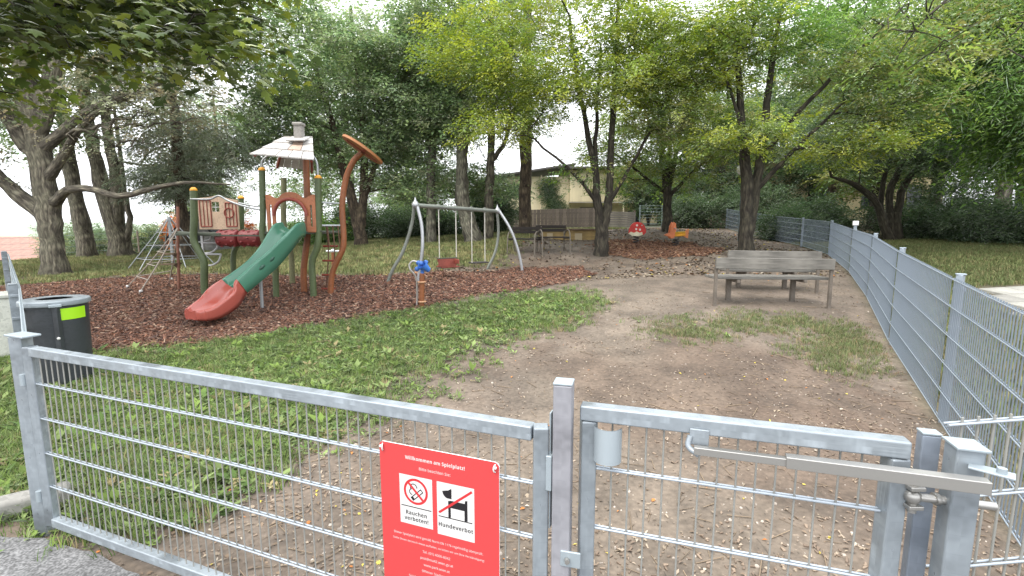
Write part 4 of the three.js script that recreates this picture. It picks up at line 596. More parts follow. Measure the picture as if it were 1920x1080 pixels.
  for (let i = 0; i < uv.count; i++) uv.setXY(i, fp.getX(i) / sw + 0.5, fp.getY(i) / sh + 0.5);
  t.rotation.y = -gTurn; const pp = onGate(cs, 0.018); t.position.set(pp[0], top - sh / 2, -pp[1]);
  face.translate(0, 0, 0.0046);
  lpart(t, 'board', board, M([0.82, 0.8, 0.8], 0.5)); lpart(t, 'printed_face', face, M(0xffffff, 0.42, { map: tx }));
  for (const x of [-1, 1]) lpart(t, 'cable_tie', [place(new THREE.TorusGeometry(0.014, 0.0028, 6, 14), new THREE.Vector3(x * (W - 0.012), H - 0.022, 0.0), 0, Math.PI / 2 - 0.4 * x, 0), place(rbox(0.012, 0.008, 0.008, 0.002), new THREE.Vector3(x * (W - 0.012), H - 0.016, 0.012))], paint([0.82, 0.82, 0.8]));
}
{ // small gate
  const A = [0.225, 1.5], B = [1.075, 1.235], L = Math.hypot(B[0] - A[0], B[1] - A[1]), u = [(B[0] - A[0]) / L, (B[1] - A[1]) / L], turn = Math.atan2(u[1], u[0]);
  const at = (s, y, o = 0) => V(A[0] + u[0] * s + u[1] * o, y, A[1] + u[1] * s - u[0] * o), y0 = 0.09, y1 = 1.172, w = 0.05;
  const t = thing('gate', 'narrow galvanised mesh gate fitted with a steel closer arm', 'gate', [A[0], 0, A[1]]);
  part(t, 'frame', [bar(at(w / 2, y0), at(w / 2, y1 - w - 0.001), w, w, 0.006), bar(at(L - w / 2, y0), at(L - w / 2, y1 - w - 0.001), w, w, 0.006), bar(at(0, y1 - w / 2), at(L, y1 - w / 2), w, w, 0.006), bar(at(w + .001, y0 + w / 2), at(L - w - .001, y0 + w / 2), w - .002, w, 0.006)], galv);
  meshPanel(t, [at(w, 0).x, -at(w, 0).z], [at(L - w, 0).x, -at(L - w, 0).z], y0 + w, y1 - w, y0 + w, y1 - w, { levels: [0.19, 0.4, 0.62, 0.833], pitch: 0.05, rr: 0.0032, cr: 0.0042, m1: wireMat, m2: crossMat });
  // half-round latch guard in the upper corner
  const cup = new THREE.CylinderGeometry(0.044, 0.044, 0.115, 18, 1, true, -0.3, 3.9), cin = new THREE.CylinderGeometry(0.041, 0.041, 0.115, 18, 1, true, -0.3, 3.9);
  const lg = at(w + 0.04, y1 - w - 0.068, 0.012); part(t, 'latch_guard', [place(cup, lg, 0, turn - 2.4 + 0.6, 0), place(cin, lg, 0, turn - 2.4 + 0.6, 0)], M([0.35, 0.4, 0.43], 0.5, { metalness: 0.4, side: THREE.DoubleSide }));
  const c = part(t, 'closer_arm', [bar(at(0.345, 1.088, 0.055), at(0.62, 1.092, 0.062), 0.022, 0.023, 0.002)], steel, 'thin inner tube of the brushed steel closer');
  part(c, 'closer_tube', bar(at(0.585, 1.094, 0.062), at(1.02, 1.112, 0.1), 0.031, 0.033, 0.002), steel); part(c, 'closer_bracket', [place(rbox(0.055, 0.05, 0.008, 0.003), at(0.36, 1.118, 0.03), 0, turn, 0), tube(smooth([at(0.335, 1.12, 0.03), at(0.33, 1.09, 0.04), at(0.36, 1.073, 0.056)], 8), 0.009, 8)], galv);
  const hp = thing('gate_post', 'thick galvanised hinge post with folded top plate beside the narrow gate', 'post', [1.18, 0, 1.2]);
  part(hp, 'shaft', place(rbox(0.062, 1.25, 0.062, 0.006), V(1.185, 0.55, 1.19), 0, turn, 0), galv);
  part(hp, 'top_plate', [place(rbox(0.072, 0.007, 0.076, 0.002), V(1.185, 1.179, 1.188), 0, turn, 0)], galvPlain);
  part(hp, 'closer_mount', [place(rbox(0.085, 0.006, 0.04, 0.002), V(1.2, 1.137, 1.13), 0, turn - 0.5, 0), place(new THREE.CylinderGeometry(0.01, 0.01, 0.02, 8), V(1.21, 1.143, 1.115))], galvPlain);
  part(hp, 'hinge_bolt', [rod(V(1.075, 1.02, 1.215), V(1.26, 1.02, 1.165), 0.011, 10), place(new THREE.SphereGeometry(0.021, 12, 8), V(1.083, 1.02, 1.213)), place(new THREE.CylinderGeometry(0.017, 0.017, 0.012, 6), V(1.135, 1.02, 1.2), 0, 0, Math.PI / 2), place(rbox(0.04, 0.012, 0.035, 0.003), V(1.085, 1.047, 1.213)), place(rbox(0.04, 0.012, 0.035, 0.003), V(1.085, 0.993, 1.213)), place(new THREE.CylinderGeometry(0.011, 0.011, 0.09, 8), V(1.085, 1.02, 1.213))], steel);
  const sp = thing('gate_post', 'slim bluish steel post tucked behind the thick hinge post', 'post', [1.15, 0, 1.29]);
  part(sp, 'shaft', place(rbox(0.045, 1.22, 0.036, 0.005), V(1.165, 0.56, 1.275), 0, turn, 0), M([0.34, 0.39, 0.455], 0.5, { map: galvMap, metalness: 0.3 })); part(sp, 'cap', place(rbox(0.047, 0.008, 0.038, 0.003), V(1.165, 1.174, 1.275), 0, turn, 0), galvPlain);
}

// ------------------------------------------------------------------ play structure
const P3 = a => V(...a), curve = (list, n = 18) => smooth(list.map(P3), n);
const postGreen = paint([0.088, 0.12, 0.048], 0.5), postOrange = paint([0.272, 0.092, 0.032], 0.5), postOlive = paint([0.152, 0.152, 0.072], 0.55), slideGreen = M([0.06, 0.18, 0.12], 0.4, { roughnessMap: galvRough, metalness: 0 }), slideRed = M([0.344, 0.084, 0.064], 0.42, { roughnessMap: galvRough, metalness: 0 }), barrelRed = paint([0.24, 0.036, 0.036], 0.5), panelOrange = paint([0.44, 0.16, 0.072], 0.55), panelCream = paint([0.528, 0.376, 0.264], 0.6), trimRed = paint([0.264, 0.048, 0.028], 0.5), capYellow = paint([0.8, 0.36, 0.02], 0.5), deckDark = M([0.06, 0.07, 0.05], 0.8), steelGrey = M([0.336, 0.352, 0.36], 0.42, { metalness: 0.5 }), rope = M([0.30, 0.26, 0.22], 0.95), rope2 = M([0.16, 0.09, 0.06], 0.95);
{
  const t = thing('play_structure', 'climbing tower with curved green and red slide and tiled little roof', 'play tower', [-4.6, 0.3, 9.2]);
  const post = (pts, r, m) => part(t, 'post', tube([V(pts[0][0], pts[0][1], pts[0][2]), ...curve(pts, 26).slice(1)], r, 14), m);
  const ext = p => { const q = p[p.length - 1]; return [...p, [q[0], q[1] - 0.25, q[2]]]; };
  const A = [[-4.58, 2.72, 9], [-4.62, 1.9, 9], [-4.65, 1.55, 9], [-4.59, 1.3, 9], [-4.46, 1.06, 9], [-4.46, .7, 9], [-4.47, .35, 9]], B = [[-3.56, 2.58, 9], [-3.59, 1.9, 9], [-3.61, 1.5, 9], [-3.65, 1.3, 9], [-3.75, 1.06, 9], [-3.76, .7, 9], [-3.76, .37, 9]];
  post(ext(A), .055, postGreen); post(ext(B), .06, postGreen); post(ext([[-3.93, 3.05, 9.4], [-3.95, 2.16, 9.4], [-3.98, 1.54, 9.4], [-4.05, 1.13, 9.4], [-4.1, .8, 9.4], [-4.11, .36, 9.4]]), .06, postOrange);
  post(ext([[-6.06, 2.38, 9.3], [-6.1, 1.8, 9.3], [-6.14, 1.44, 9.3], [-6.06, 1.24, 9.3], [-5.98, 1.03, 9.3], [-6, .7, 9.3], [-6.02, .35, 9.3]]), .065, postGreen);
  post(ext([[-5.89, 2.3, 10.6], [-5.94, 1.63, 10.6], [-6.03, 1.34, 10.6], [-6.14, 1.11, 10.6], [-6.18, .6, 10.6]]), .055, postGreen);
  post(ext([[-4.75, 2.7, 10.2], [-4.8, 1.6, 10.2], [-4.7, 1.2, 10.2], [-4.7, .45, 10.2]]), .055, postOlive);
  const sp = post([[-3.51, .2, 9.2], [-3.51, .42, 9.2], [-3.47, .78, 9.2], [-3.36, 1.04, 9.2], [-3.23, 1.3, 9.2], [-3.21, 1.7, 9.2], [-3.21, 2.1, 9.2], [-3.1, 2.64, 9.2], [-2.94, 2.94, 9.2], [-2.79, 3.07, 9.2]], .055, postOrange);
  { const n = new THREE.Vector3(0.52, 0.8, -0.18).normalize(), q = new THREE.Quaternion().setFromUnitVectors(new THREE.Vector3(0, 1, 0), n); const g = new THREE.CylinderGeometry(0.42, 0.42, 0.045, 28); g.applyQuaternion(q); g.translate(-2.78, 3.12, -9.2); const dsk = part(t, 'disc_roof', g, paint([0.42, 0.17, 0.06], 0.55)); const c = [0.4, 2.0, 3.6, 5.2].map(a => { const k = rbox(0.3, 0.02, 0.06, 0.004); k.translate(0.17, -0.032, 0); k.rotateY(a); k.applyQuaternion(q); k.translate(-2.78, 3.12, -9.2); return k; }); part(dsk, 'stay', c, trimRed); }
  for (const [x, y, d] of [[-4.58, 2.73, 9], [-3.56, 2.59, 9], [-6.06, 2.39, 9.3], [-5.89, 2.31, 10.6]]) part(t, 'post_cap', place(new THREE.SphereGeometry(0.066, 14, 8, 0, 6.3, 0, 1.6), V(x, y - 0.01, d)), capYellow);
  part(t, 'roof_bracket', tube(curve([[-4.58, 2.76, 9], [-4.57, 2.9, 9.02], [-4.46, 3.02, 9.1], [-4.3, 3.09, 9.2]], 10), 0.02, 8), steelGrey); part(t, 'roof_bracket', tube(curve([[-3.56, 2.62, 9], [-3.57, 2.84, 9.02], [-3.66, 2.98, 9.1], [-3.78, 3.05, 9.2]], 10), 0.02, 8), steelGrey);
  part(t, 'platform', [place(rbox(1.05, 0.05, 1.15, 0.01), V(-4.1, 1.585, 9.55)), place(rbox(0.85, 0.05, 1.2, 0.01), V(-6.1, 1.55, 9.95))], deckDark);
  // tiled roof: two slopes of separate shingles
  const rf = part(t, 'roof', [bar(V(-4.36, 3.36, 9.49), V(-3.86, 3.36, 9.55), 0.05, 0.03), bar(V(-4.5, 2.93, 8.62), V(-4.34, 3.34, 9.48), 0.04, 0.03), bar(V(-3.53, 2.84, 8.66), V(-3.88, 3.34, 9.53), 0.04, 0.03), bar(V(-4.92, 2.91, 10.3), V(-4.36, 3.34, 9.5), 0.04, 0.03), bar(V(-4.22, 2.82, 10.36), V(-3.88, 3.34, 9.56), 0.04, 0.03)], trimRed);
  const tileM = [paint([0.6, 0.575, 0.55], 0.5), paint([0.52, 0.49, 0.46], 0.55), paint([0.55, 0.4, 0.32], 0.55)], rt = RNG(31);
  for (const side of [1, -1]) for (let row = 0; row < 3; row++) { const f0 = row / 3, f1 = (row + 1) / 3 + 0.03, n = [5, 4, 4][row]; for (let k = 0; k < n; k++) {
    const pt = (u, f, up) => { const el = side > 0 ? V(-4.58, 2.95, 8.6) : V(-4.98, 2.95, 10.35), er = side > 0 ? V(-3.47, 2.86, 8.64) : V(-4.2, 2.86, 10.42), tl = V(-4.38, 3.4, 9.49), tr = V(-3.84, 3.4, 9.55); const a = el.lerp(er, u), b = tl.lerp(tr, u); a.lerp(b, f); a.y += up; return a; };
    const u0 = (k + (row % 2 ? 0.02 : 0)) / n + 0.006, u1 = (k + 1) / n - 0.006, lift = 0.004 * (k % 2) + 0.002, th = 0.022;
    const c = [pt(u0, f0, lift + 0.02), pt(u1, f0, lift + 0.02), pt(u1, f1, lift - 0.002), pt(u0, f1, lift - 0.002)], b = c.map(v => v.clone().add(new THREE.Vector3(0, -th, 0)));
    const pos = [], quad = (p, q, r, s) => pos.push(...p.toArray(), ...q.toArray(), ...r.toArray(), ...p.toArray(), ...r.toArray(), ...s.toArray());
    quad(c[0], c[1], c[2], c[3]); quad(b[3], b[2], b[1], b[0]); quad(b[0], b[1], c[1], c[0]); quad(b[1], b[2], c[2], c[1]); quad(b[2], b[3], c[3], c[2]); quad(b[3], b[0], c[0], c[3]);
    const g = new THREE.BufferGeometry(); g.setAttribute('position', new THREE.Float32BufferAttribute(pos, 3)); g.computeVertexNormals(); const uv = []; for (let i = 0; i < pos.length; i += 3) uv.push(pos[i] + row, pos[i + 2]); g.setAttribute('uv', new THREE.Float32BufferAttribute(uv, 2));
    part(rf, 'tile', g, tileM[side > 0 && k === n - 2 && row ? 2 : rt() < 0.6 ? 0 : 1]); } }
  const ch = part(rf, 'chimney', [place(rbox(0.15, 0.3, 0.15, 0.01), V(-4.0, 3.44, 9.33)), place(rbox(0.19, 0.06, 0.19, 0.02), V(-4.0, 3.6, 9.33))], paint([0.33, 0.31, 0.29], 0.6)); part(rf, 'chimney_flange', place(rbox(0.34, 0.035, 0.3, 0.012), V(-4.0, 3.33, 9.27), 0.35, 0, 0), paint([0.62, 0.6, 0.58]));
  // arched front panel
  { const s = new THREE.Shape(); s.moveTo(-.45, 0); s.lineTo(-.45, .68); s.bezierCurveTo(-.34, .7, -.3, .56, -.2, .64); s.bezierCurveTo(-.1, .76, .1, .76, .2, .64); s.bezierCurveTo(.3, .56, .34, .7, .45, .68); s.lineTo(.45, 0); s.lineTo(.29, 0); s.lineTo(.29, .3); s.absarc(0, .3, .29, 0, Math.PI, false); s.lineTo(-.29, 0); s.closePath();
    for (const x of [-.37, .37]) { const h = new THREE.Path(); h.moveTo(x - .018, .1); h.lineTo(x - .018, .5); h.lineTo(x + .018, .5); h.lineTo(x + .018, .1); h.closePath(); s.holes.push(h); }
    const pn = part(t, 'arch_panel', place(extrude(s, 0.03, 0.004), V(-4.07, 1.6, 8.96)), panelOrange);
    const arc = []; for (let k = 0; k <= 16; k++) { const a = k / 16 * Math.PI; arc.push(V(-4.07 + 0.3 * Math.cos(a), 1.9 + 0.3 * Math.sin(a), 8.9)); } part(pn, 'arch_rim', tube(arc, 0.032, 8), trimRed);
    part(pn, 'clamp', [bar(V(-4.63, 2.2, 8.97), V(-4.5, 2.2, 8.97), 0.03, 0.02), bar(V(-3.66, 2.18, 8.97), V(-3.52, 2.18, 8.97), 0.03, 0.02), bar(V(-3.66, 1.62, 8.97), V(-3.52, 1.62, 8.97), 0.03, 0.02)], deckDark); }
  // house-front panel with shutters
  { const s = shapeOf([[-.42, 0], [.42, 0], [.42, .6], [.2, .64], [0, .7], [-.2, .66], [-.42, .64]]), h = new THREE.Path(); h.moveTo(-.13, .36); h.lineTo(.03, .36); h.lineTo(.03, .57); h.lineTo(-.13, .57); h.closePath(); s.holes.push(h);
    const pn = part(t, 'house_panel', place(extrude(s, 0.025, 0.003), V(-6.16, 1.64, 10.2)), panelCream), loop = (x0, x1, y0, y1) => { const q = [[x0, y0], [x1, y0], [x1, y1], [x0, y1], [x0, y0]]; const g = []; for (let i = 0; i < 4; i++) g.push(rod(V(-6.16 + q[i][0], 1.64 + q[i][1], 10.18), V(-6.16 + q[i + 1][0], 1.64 + q[i + 1][1], 10.18), .012, 6)); for (let k = 1; k < 3; k++) { const x = lerp(x0, x1, k / 3); g.push(rod(V(-6.16 + x, 1.64 + y0, 10.18), V(-6.16 + x, 1.64 + y1, 10.18), .009, 6)); } return g; };
    part(pn, 'shutter', loop(-.38, -.15, .06, .6), trimRed); part(pn, 'shutter', loop(.16, .38, .06, .55), trimRed);
    part(pn, 'emblem', place(new THREE.TorusGeometry(.1, .012, 6, 20), V(-5.93, 1.98, 10.175)), trimRed); part(pn, 'window_cross', [rod(V(-6.21, 2.0, 10.2), V(-6.21, 2.21, 10.2), .006), rod(V(-6.29, 2.1, 10.2), V(-6.13, 2.1, 10.2), .006)], paint([.7, .7, .7])); }
  part(t, 'handrail', tube(curve([[-6.1, 2.22, 9.25], [-5.72, 2.22, 9.25], [-5.56, 2.28, 9.25], [-5.41, 2.2, 9.25], [-5.12, 2.1, 9.2], [-4.6, 1.99, 9.05]], 20), .018, 8), steelGrey);
  part(t, 'handrail', tube(curve([[-5.9, 2.2, 10.5], [-5.4, 2.12, 10.4], [-4.78, 2.14, 10.2]], 12), .018, 8), steelGrey);
  // rolling barrels
  for (let k = 0; k < 2; k++) { const x = -5.6 + k * 0.44; const prof = [[.06, -.205], [.15, -.2], [.165, -.16], [.15, -.11], [.165, 0], [.15, .11], [.165, .16], [.15, .2], [.06, .205]].map(q => new THREE.Vector2(...q)); const b = part(t, 'barrel', place(new THREE.LatheGeometry(prof, 20), V(x, 1.47, 9.55), 0, 0, Math.PI / 2), barrelRed);
    const kn = []; for (let i = 0; i < 3; i++) for (let j = 0; j < 7; j++) { const a = j / 7 * 6.28 + i * 0.4; kn.push(place(rbox(.05, .03, .05, .012), V(x - .13 + i * .13, 1.47 + .16 * Math.sin(a), 9.55 + .16 * Math.cos(a)), 0, 0, 0)); } part(b, 'grip', kn, barrelRed); }
  part(t, 'axle', [rod(V(-5.9, 1.47, 9.55), V(-4.6, 1.47, 9.55), .02), bar(V(-6, 1.53, 9.4), V(-4.6, 1.53, 9.12), .03, .03)], deckDark);
  // steel step loops under the small platform
  part(t, 'step_frame', [rod(V(-6.47, 1.53, 10.1), V(-6.53, .45, 10.1), .025), rod(V(-6.48, 1.36, 10.1), V(-6.15, 1.36, 10.1), .02), rod(V(-6.5, 1.12, 10.1), V(-6.12, 1.12, 10.1), .02), tube(curve([[-6.15, 1.36, 10.1], [-6.2, 1.25, 10.1], [-6.32, 1.16, 10.1], [-6.5, 1.14, 10.1]], 8), .018), tube(curve([[-6.12, 1.12, 10.1], [-6.18, .98, 10.1], [-6.3, .9, 10.1], [-6.52, .87, 10.1]], 8), .018), tube(curve([[-6.3, 1.52, 10.1], [-6.32, 1.44, 10.1], [-6.45, 1.4, 10.1]], 8), .018)], paint([.62, .63, .64], .45));
  // rope ladder between the tower and the curved orange post
  part(t, 'ladder_bar', [rod(V(-3.62, 2.15, 9.05), V(-3.2, 2.13, 9.2), .016), rod(V(-3.62, 1.72, 9.05), V(-3.22, 1.72, 9.2), .02)], steelGrey);
  for (const x of [0, .12]) part(t, 'ladder_rope', tube(curve([[-3.5 + x, 1.72, 9.12], [-3.55 + x, 1.25, 9.3], [-3.68 + x, .7, 9.5], [-3.76 + x, .3, 9.6]], 12), .012, 6), rope2);
  for (let k = 0; k < 4; k++) { const f = (k + .6) / 4; part(t, 'rung', rod(V(-3.56 - .24 * f - .04, 1.5 - 1.15 * f, 9.22 + .34 * f), V(-3.36 - .24 * f + .04, 1.5 - 1.15 * f, 9.22 + .34 * f), .02, 8), trimRed); }
  for (let k = 0; k < 3; k++) part(t, 'hanging_rope', rod(V(-3.48 + k * .1, 1.72, 9.12), V(-3.49 + k * .1, 1.32, 9.2), .011, 5), rope2);
  for (const x of [-4.28, -4.16, -4.02]) part(t, 'back_bar', rod(V(x, 1.6, 10.1), V(x, 2.4, 10.1), .015, 6), deckDark);
  // rope side with step plates
  part(t, 'pole', tube([V(-6.8, 2.1, 9.9), V(-6.88, 1.2, 9.9), V(-6.95, .1, 9.9)], .028, 8), paint([.26, .11, .07], .6));
  part(t, 'cross_bar', rod(V(-6.85, 1.58, 9.9), V(-6.1, 1.56, 9.35), .03, 8), deckDark);
  for (const y of [1.13, .92]) part(t, 'step_plate', [place(extrude(shapeOf([[0, 0], [-.32, .0], [-.3, .02], [0, .03]]), .22, .003), V(-6.9, y, 9.9)), place(extrude(shapeOf([[0, 0], [-.12, 0], [0, -.09]]), .02, .002), V(-6.9, y, 9.9))], wood([.25, .18, .12]));
  const top = [-6.82, 1.7, 9.9], anchors = [[-8.03, .42, 9.9], [-7.9, .45, 11], [-7.3, .4, 9.3]];
  for (const a of anchors) part(t, 'net_rope', tube(curve([top, [(top[0] + a[0]) / 2, (top[1] + a[1]) / 2 - .04, (top[2] + a[2]) / 2], a], 8), .013, 6), rope);
  for (let k = 1; k < 5; k++) { const f = k / 5, q = a => V(lerp(top[0], a[0], f), lerp(top[1], a[1], f), lerp(top[2], a[2], f)); part(t, 'net_rope', [rod(q(anchors[0]), q(anchors[1]), .01, 5), rod(q(anchors[0]), q(anchors[2]), .01, 5)], rope); }
  for (const a of anchors) part(t, 'rope_shackle', place(rbox(.05, .04, .05, .01), V(a[0] + .04, a[1] + .05, a[2])), paint([.7, .7, .7]));
  // slide
  const C = [[-4.04, 1.62, 8.95, 0.178, 0.145, 0, 0.102], [-4.05, 1.58, 8.75, 0.178, 0.17, 0, 0.111], [-4.09, 1.42, 8.54, 0.16, 0.162, 0, 0.128], [-4.17, 1.2, 8.32, 0.114, 0.17, 0, 0.145], [-4.27, 1.01, 8.1, 0.0856, 0.17, 0, 0.145], [-4.41, .84, 7.9, 0.132, 0.153, 0, 0.128], [-4.55, .66, 7.68, 0.185, 0.153, 0, 0.111], [-4.59, .5, 7.45, 0.204, 0.145, 0, 0.0935], [-4.65, .41, 7.25, 0.204, 0.128, 0, 0.0765], [-4.69, .38, 7.13, 0.189, 0.111, .1, 0.0595], [-4.72, .37, 7.05, 0.153, 0.102, .4, 0.0467], [-4.735, .37, 7.005, 0.107, 0.0978, .8, 0.034], [-4.745, .37, 6.985, 0.0499, 0.0978, 1, 0.0255]];
  const cc = new THREE.CatmullRomCurve3(C.map(c => V(c[0], c[1], c[2]))), at = f => { const g = f * (C.length - 1), k = Math.min(C.length - 2, Math.floor(g)); return [3, 4, 5, 6].map(a => lerp(C[k][a], C[k + 1][a], g - k)); };
  function chute(f0, f1, n, e) {
    const pos = [], uv = [], idx = []; const prof = (w, h, lift, b = .12) => { const q = []; q.push([-w - .03, -b], [-w - .055, 0], [-w - .06, h - .02], [-w - .05, h + .012], [-w - .02, h + .02], [-w + .005, h], [-w + .02, h * .6], [-w + .07, .05]); for (let k = 1; k < 6; k++) { const x = lerp(-w + .07, w - .07, k / 6); q.push([x, .05 * Math.pow(Math.abs(x) / (w - .07), 3)]); } q.push([w - .07, .05], [w - .02, h * .6], [w - .005, h], [w + .02, h + .02], [w + .05, h + .012], [w + .06, h - .02], [w + .055, 0], [w + .03, -b], [w * .5, -b * .85], [-w * .5, -b * .85]); for (let k = 6; k < 15; k++) if (q[k][1] < h) q[k][1] = lerp(q[k][1], h, lift); return q; };
    let m = 0; for (let i = 0; i <= n; i++) { const f = lerp(f0, f1, i / n), c = cc.getPoint(f), T = cc.getTangent(f), S = new THREE.Vector3(-T.z, 0, T.x).normalize(), U = new THREE.Vector3().crossVectors(S, T).normalize(), [w, h, lf, bb] = at(f), q = prof(w * e, h, lf, bb); if (U.y < 0) U.negate(); m = q.length; for (let k = 0; k < m; k++) { pos.push(c.x + S.x * q[k][0] + U.x * q[k][1], c.y + S.y * q[k][0] + U.y * q[k][1], c.z + S.z * q[k][0] + U.z * q[k][1]); uv.push(q[k][0] + k * .01, f * 2.6); } }
    for (let i = 0; i < n; i++) for (let k = 0; k < m; k++) { const a = i * m + k, b = i * m + (k + 1) % m; idx.push(a, b, a + m, a + m, b, b + m); }
    const cap = (i, rev) => { const q = THREE.ShapeUtils.triangulateShape(prof(...at(lerp(f0, f1, i / n))).map(p => new THREE.Vector2(...p)), []); for (const [a, b, c] of q) rev ? idx.push(i * m + a, i * m + c, i * m + b) : idx.push(i * m + a, i * m + b, i * m + c); }; cap(0, true); cap(n, false);
    const g = new THREE.BufferGeometry(); g.setAttribute('position', new THREE.Float32BufferAttribute(pos, 3)); g.setAttribute('uv', new THREE.Float32BufferAttribute(uv, 2)); g.setIndex(idx); g.computeVertexNormals(); return g;
  }
  const sl = part(t, 'slide', chute(0, .475, 36, 1), slideGreen, 'green upper half of the curved slide'); part(sl, 'slide_exit', chute(.465, 1, 56, 1.03), slideRed, 'red lower end of the slide');
  for (const f of [.29, .35]) { const c = cc.getPoint(f), T = cc.getTangent(f), S = new THREE.Vector3(-T.z, 0, T.x).normalize(); if (S.x < 0) S.negate(); const [w, h] = at(f); const g = new THREE.SphereGeometry(.055, 12, 8); g.scale(.35, .55, 1.25); g.lookAt(T); g.translate(c.x + S.x * (w + .052), c.y + h * .35, c.z + S.z * (w + .052)); part(sl, 'hand_hold', g, paint([.025, .09, .06], .4)); }
  part(sl, 'support', tube([V(-4.32, .9, 8.2), V(-4.33, .1, 8.2)], .028, 8), steelGrey);
}
{
  const t = thing('rope_pyramid', 'grey rope climbing pyramid on the lawn behind the rope side of the tower', 'climbing net', [-9.9, .5, 14]), y = hgt(-9.9, 14), feet = []; for (let k = 0; k < 6; k++) { const a = k / 6 * 6.28 + .3; feet.push(V(-9.9 + 1.15 * Math.cos(a), y, 14 + 1.0 * Math.sin(a))); }
  const ap = V(-9.9, 1.95, 14); part(t, 'mast', rod(V(-9.9, y - .1, 14), ap, .045, 8), steelGrey); for (const f of feet) part(t, 'rope', rod(ap, f, .014, 5), steelGrey);
  for (const s of [.3, .55, .8]) part(t, 'rope_ring', feet.map((f, i) => rod(ap.clone().lerp(f, s), ap.clone().lerp(feet[(i + 1) % 6], s), .012, 5)), steelGrey);
  const h = thing('handle_post', 'small brown post with white crossbar on the lawn edge', 'post', [-4.67, .4, 12.5]), yy = gy(-4.67, 12.5); part(h, 'post', rod(V(-4.68, yy - .1, 12.5), V(-4.66, 1.02, 12.5), .04, 10), postOrange); part(h, 'crossbar', [rod(V(-4.83, 1.05, 12.5), V(-4.49, 1.05, 12.5), .025, 8), place(new THREE.SphereGeometry(.05, 10, 8), V(-4.66, 1.06, 12.5))], paint([.75, .77, .8]));
}
{ // swing
  const t = thing('swing_set', 'steel double swing with curved legs and one red bucket seat', 'swing', [-1.2, .5, 11.1]), G = paint([.24, .26, .23], .5, { metalness: .25 }), S = M([.36, .37, .385], .4, { metalness: .5 }), down = p => { const q = p[p.length - 1]; return [...p, [q[0] - .02, q[1] - .25, q[2]]]; };
  const legs = [[[-2.0, 2.2, 10], [-2.09, 1.75, 10.1], [-2.31, 1.14, 10.1], [-2.51, .81, 10.1], [-2.63, .52, 10.1]], [[-1.97, 2.2, 10], [-1.86, 1.75, 9.95], [-1.84, 1.31, 9.9], [-1.89, .92, 9.9], [-1.96, .5, 9.9]], [[-.38, 2.14, 12.3], [-.35, 1.5, 12.4], [-.44, 1.01, 12.4], [-.66, .53, 12.4]], [[-.36, 2.14, 12.3], [-.04, 1.62, 12.2], [.16, 1.07, 12.2], [.27, .47, 12.2]]];
  legs.forEach((l, i) => part(t, 'leg', tube(curve(down(l), 22), .035, 12), i % 2 ? S : G));
  part(t, 'crossbeam', rod(V(-1.98, 2.13, 10.02), V(-.38, 2.07, 12.28), .045, 14), G);
  for (const [x, y, d] of [[-1.985, 2.2, 10], [-.37, 2.14, 12.3]]) part(t, 'leg_joint', [place(new THREE.SphereGeometry(.075, 12, 8), V(x, y - .06, d)), place(new THREE.ConeGeometry(.05, .14, 10), V(x, y + .04, d))], S);
  const on = f => [lerp(-1.98, -.38, f), lerp(2.13, 2.07, f), lerp(10.02, 12.28, f)], chain = M([.55, .53, .47], .5, { metalness: .4 });
  const seat = (f0, f1, yb, drop) => { const g = []; for (const f of [f0, f1]) { const [x, y, d] = on(f); part(t, 'chain', rod(V(x, y, d), V(x, yb, d), .012, 6), chain); part(t, 'hanger', [place(new THREE.TorusGeometry(.055, .014, 6, 14), V(x, y, d), 0, .6, 0)], G); } return [on((f0 + f1) / 2), Math.atan2(2.26, 1.6)]; };
  const [c1, a1] = seat(.24, .44, 1.0); { const s = part(t, 'bucket_seat', [place(rbox(.42, .17, .03, .01), V(c1[0], .9, c1[2] - .16), 0, a1 * .55, 0), place(rbox(.42, .17, .03, .01), V(c1[0] - .03, .9, c1[2] + .16), 0, a1 * .55, 0), place(rbox(.44, .03, .32, .01), V(c1[0] - .01, .8, c1[2]), 0, a1 * .55, 0), place(rbox(.03, .1, .32, .01), V(c1[0] - .19, .93, c1[2] + .13), 0, a1 * .55, 0), place(rbox(.03, .1, .32, .01), V(c1[0] + .19, .93, c1[2] - .13), 0, a1 * .55, 0)], paint([.27, .06, .04], .65)); part(s, 'rim', [place(rbox(.48, .022, .04, .008), V(c1[0], 1.0, c1[2] - .16), 0, a1 * .55, 0), place(rbox(.48, .022, .04, .008), V(c1[0] - .02, .79, c1[2] - .15), 0, a1 * .55, 0)], deckDark); }
  const [c2, a2] = seat(.64, .82, .83); part(t, 'flat_seat', place(rbox(.46, .035, .2, .012), V(c2[0], .82, c2[2]), 0, a2 * .55, 0), M([.035, .03, .03], .8));
}
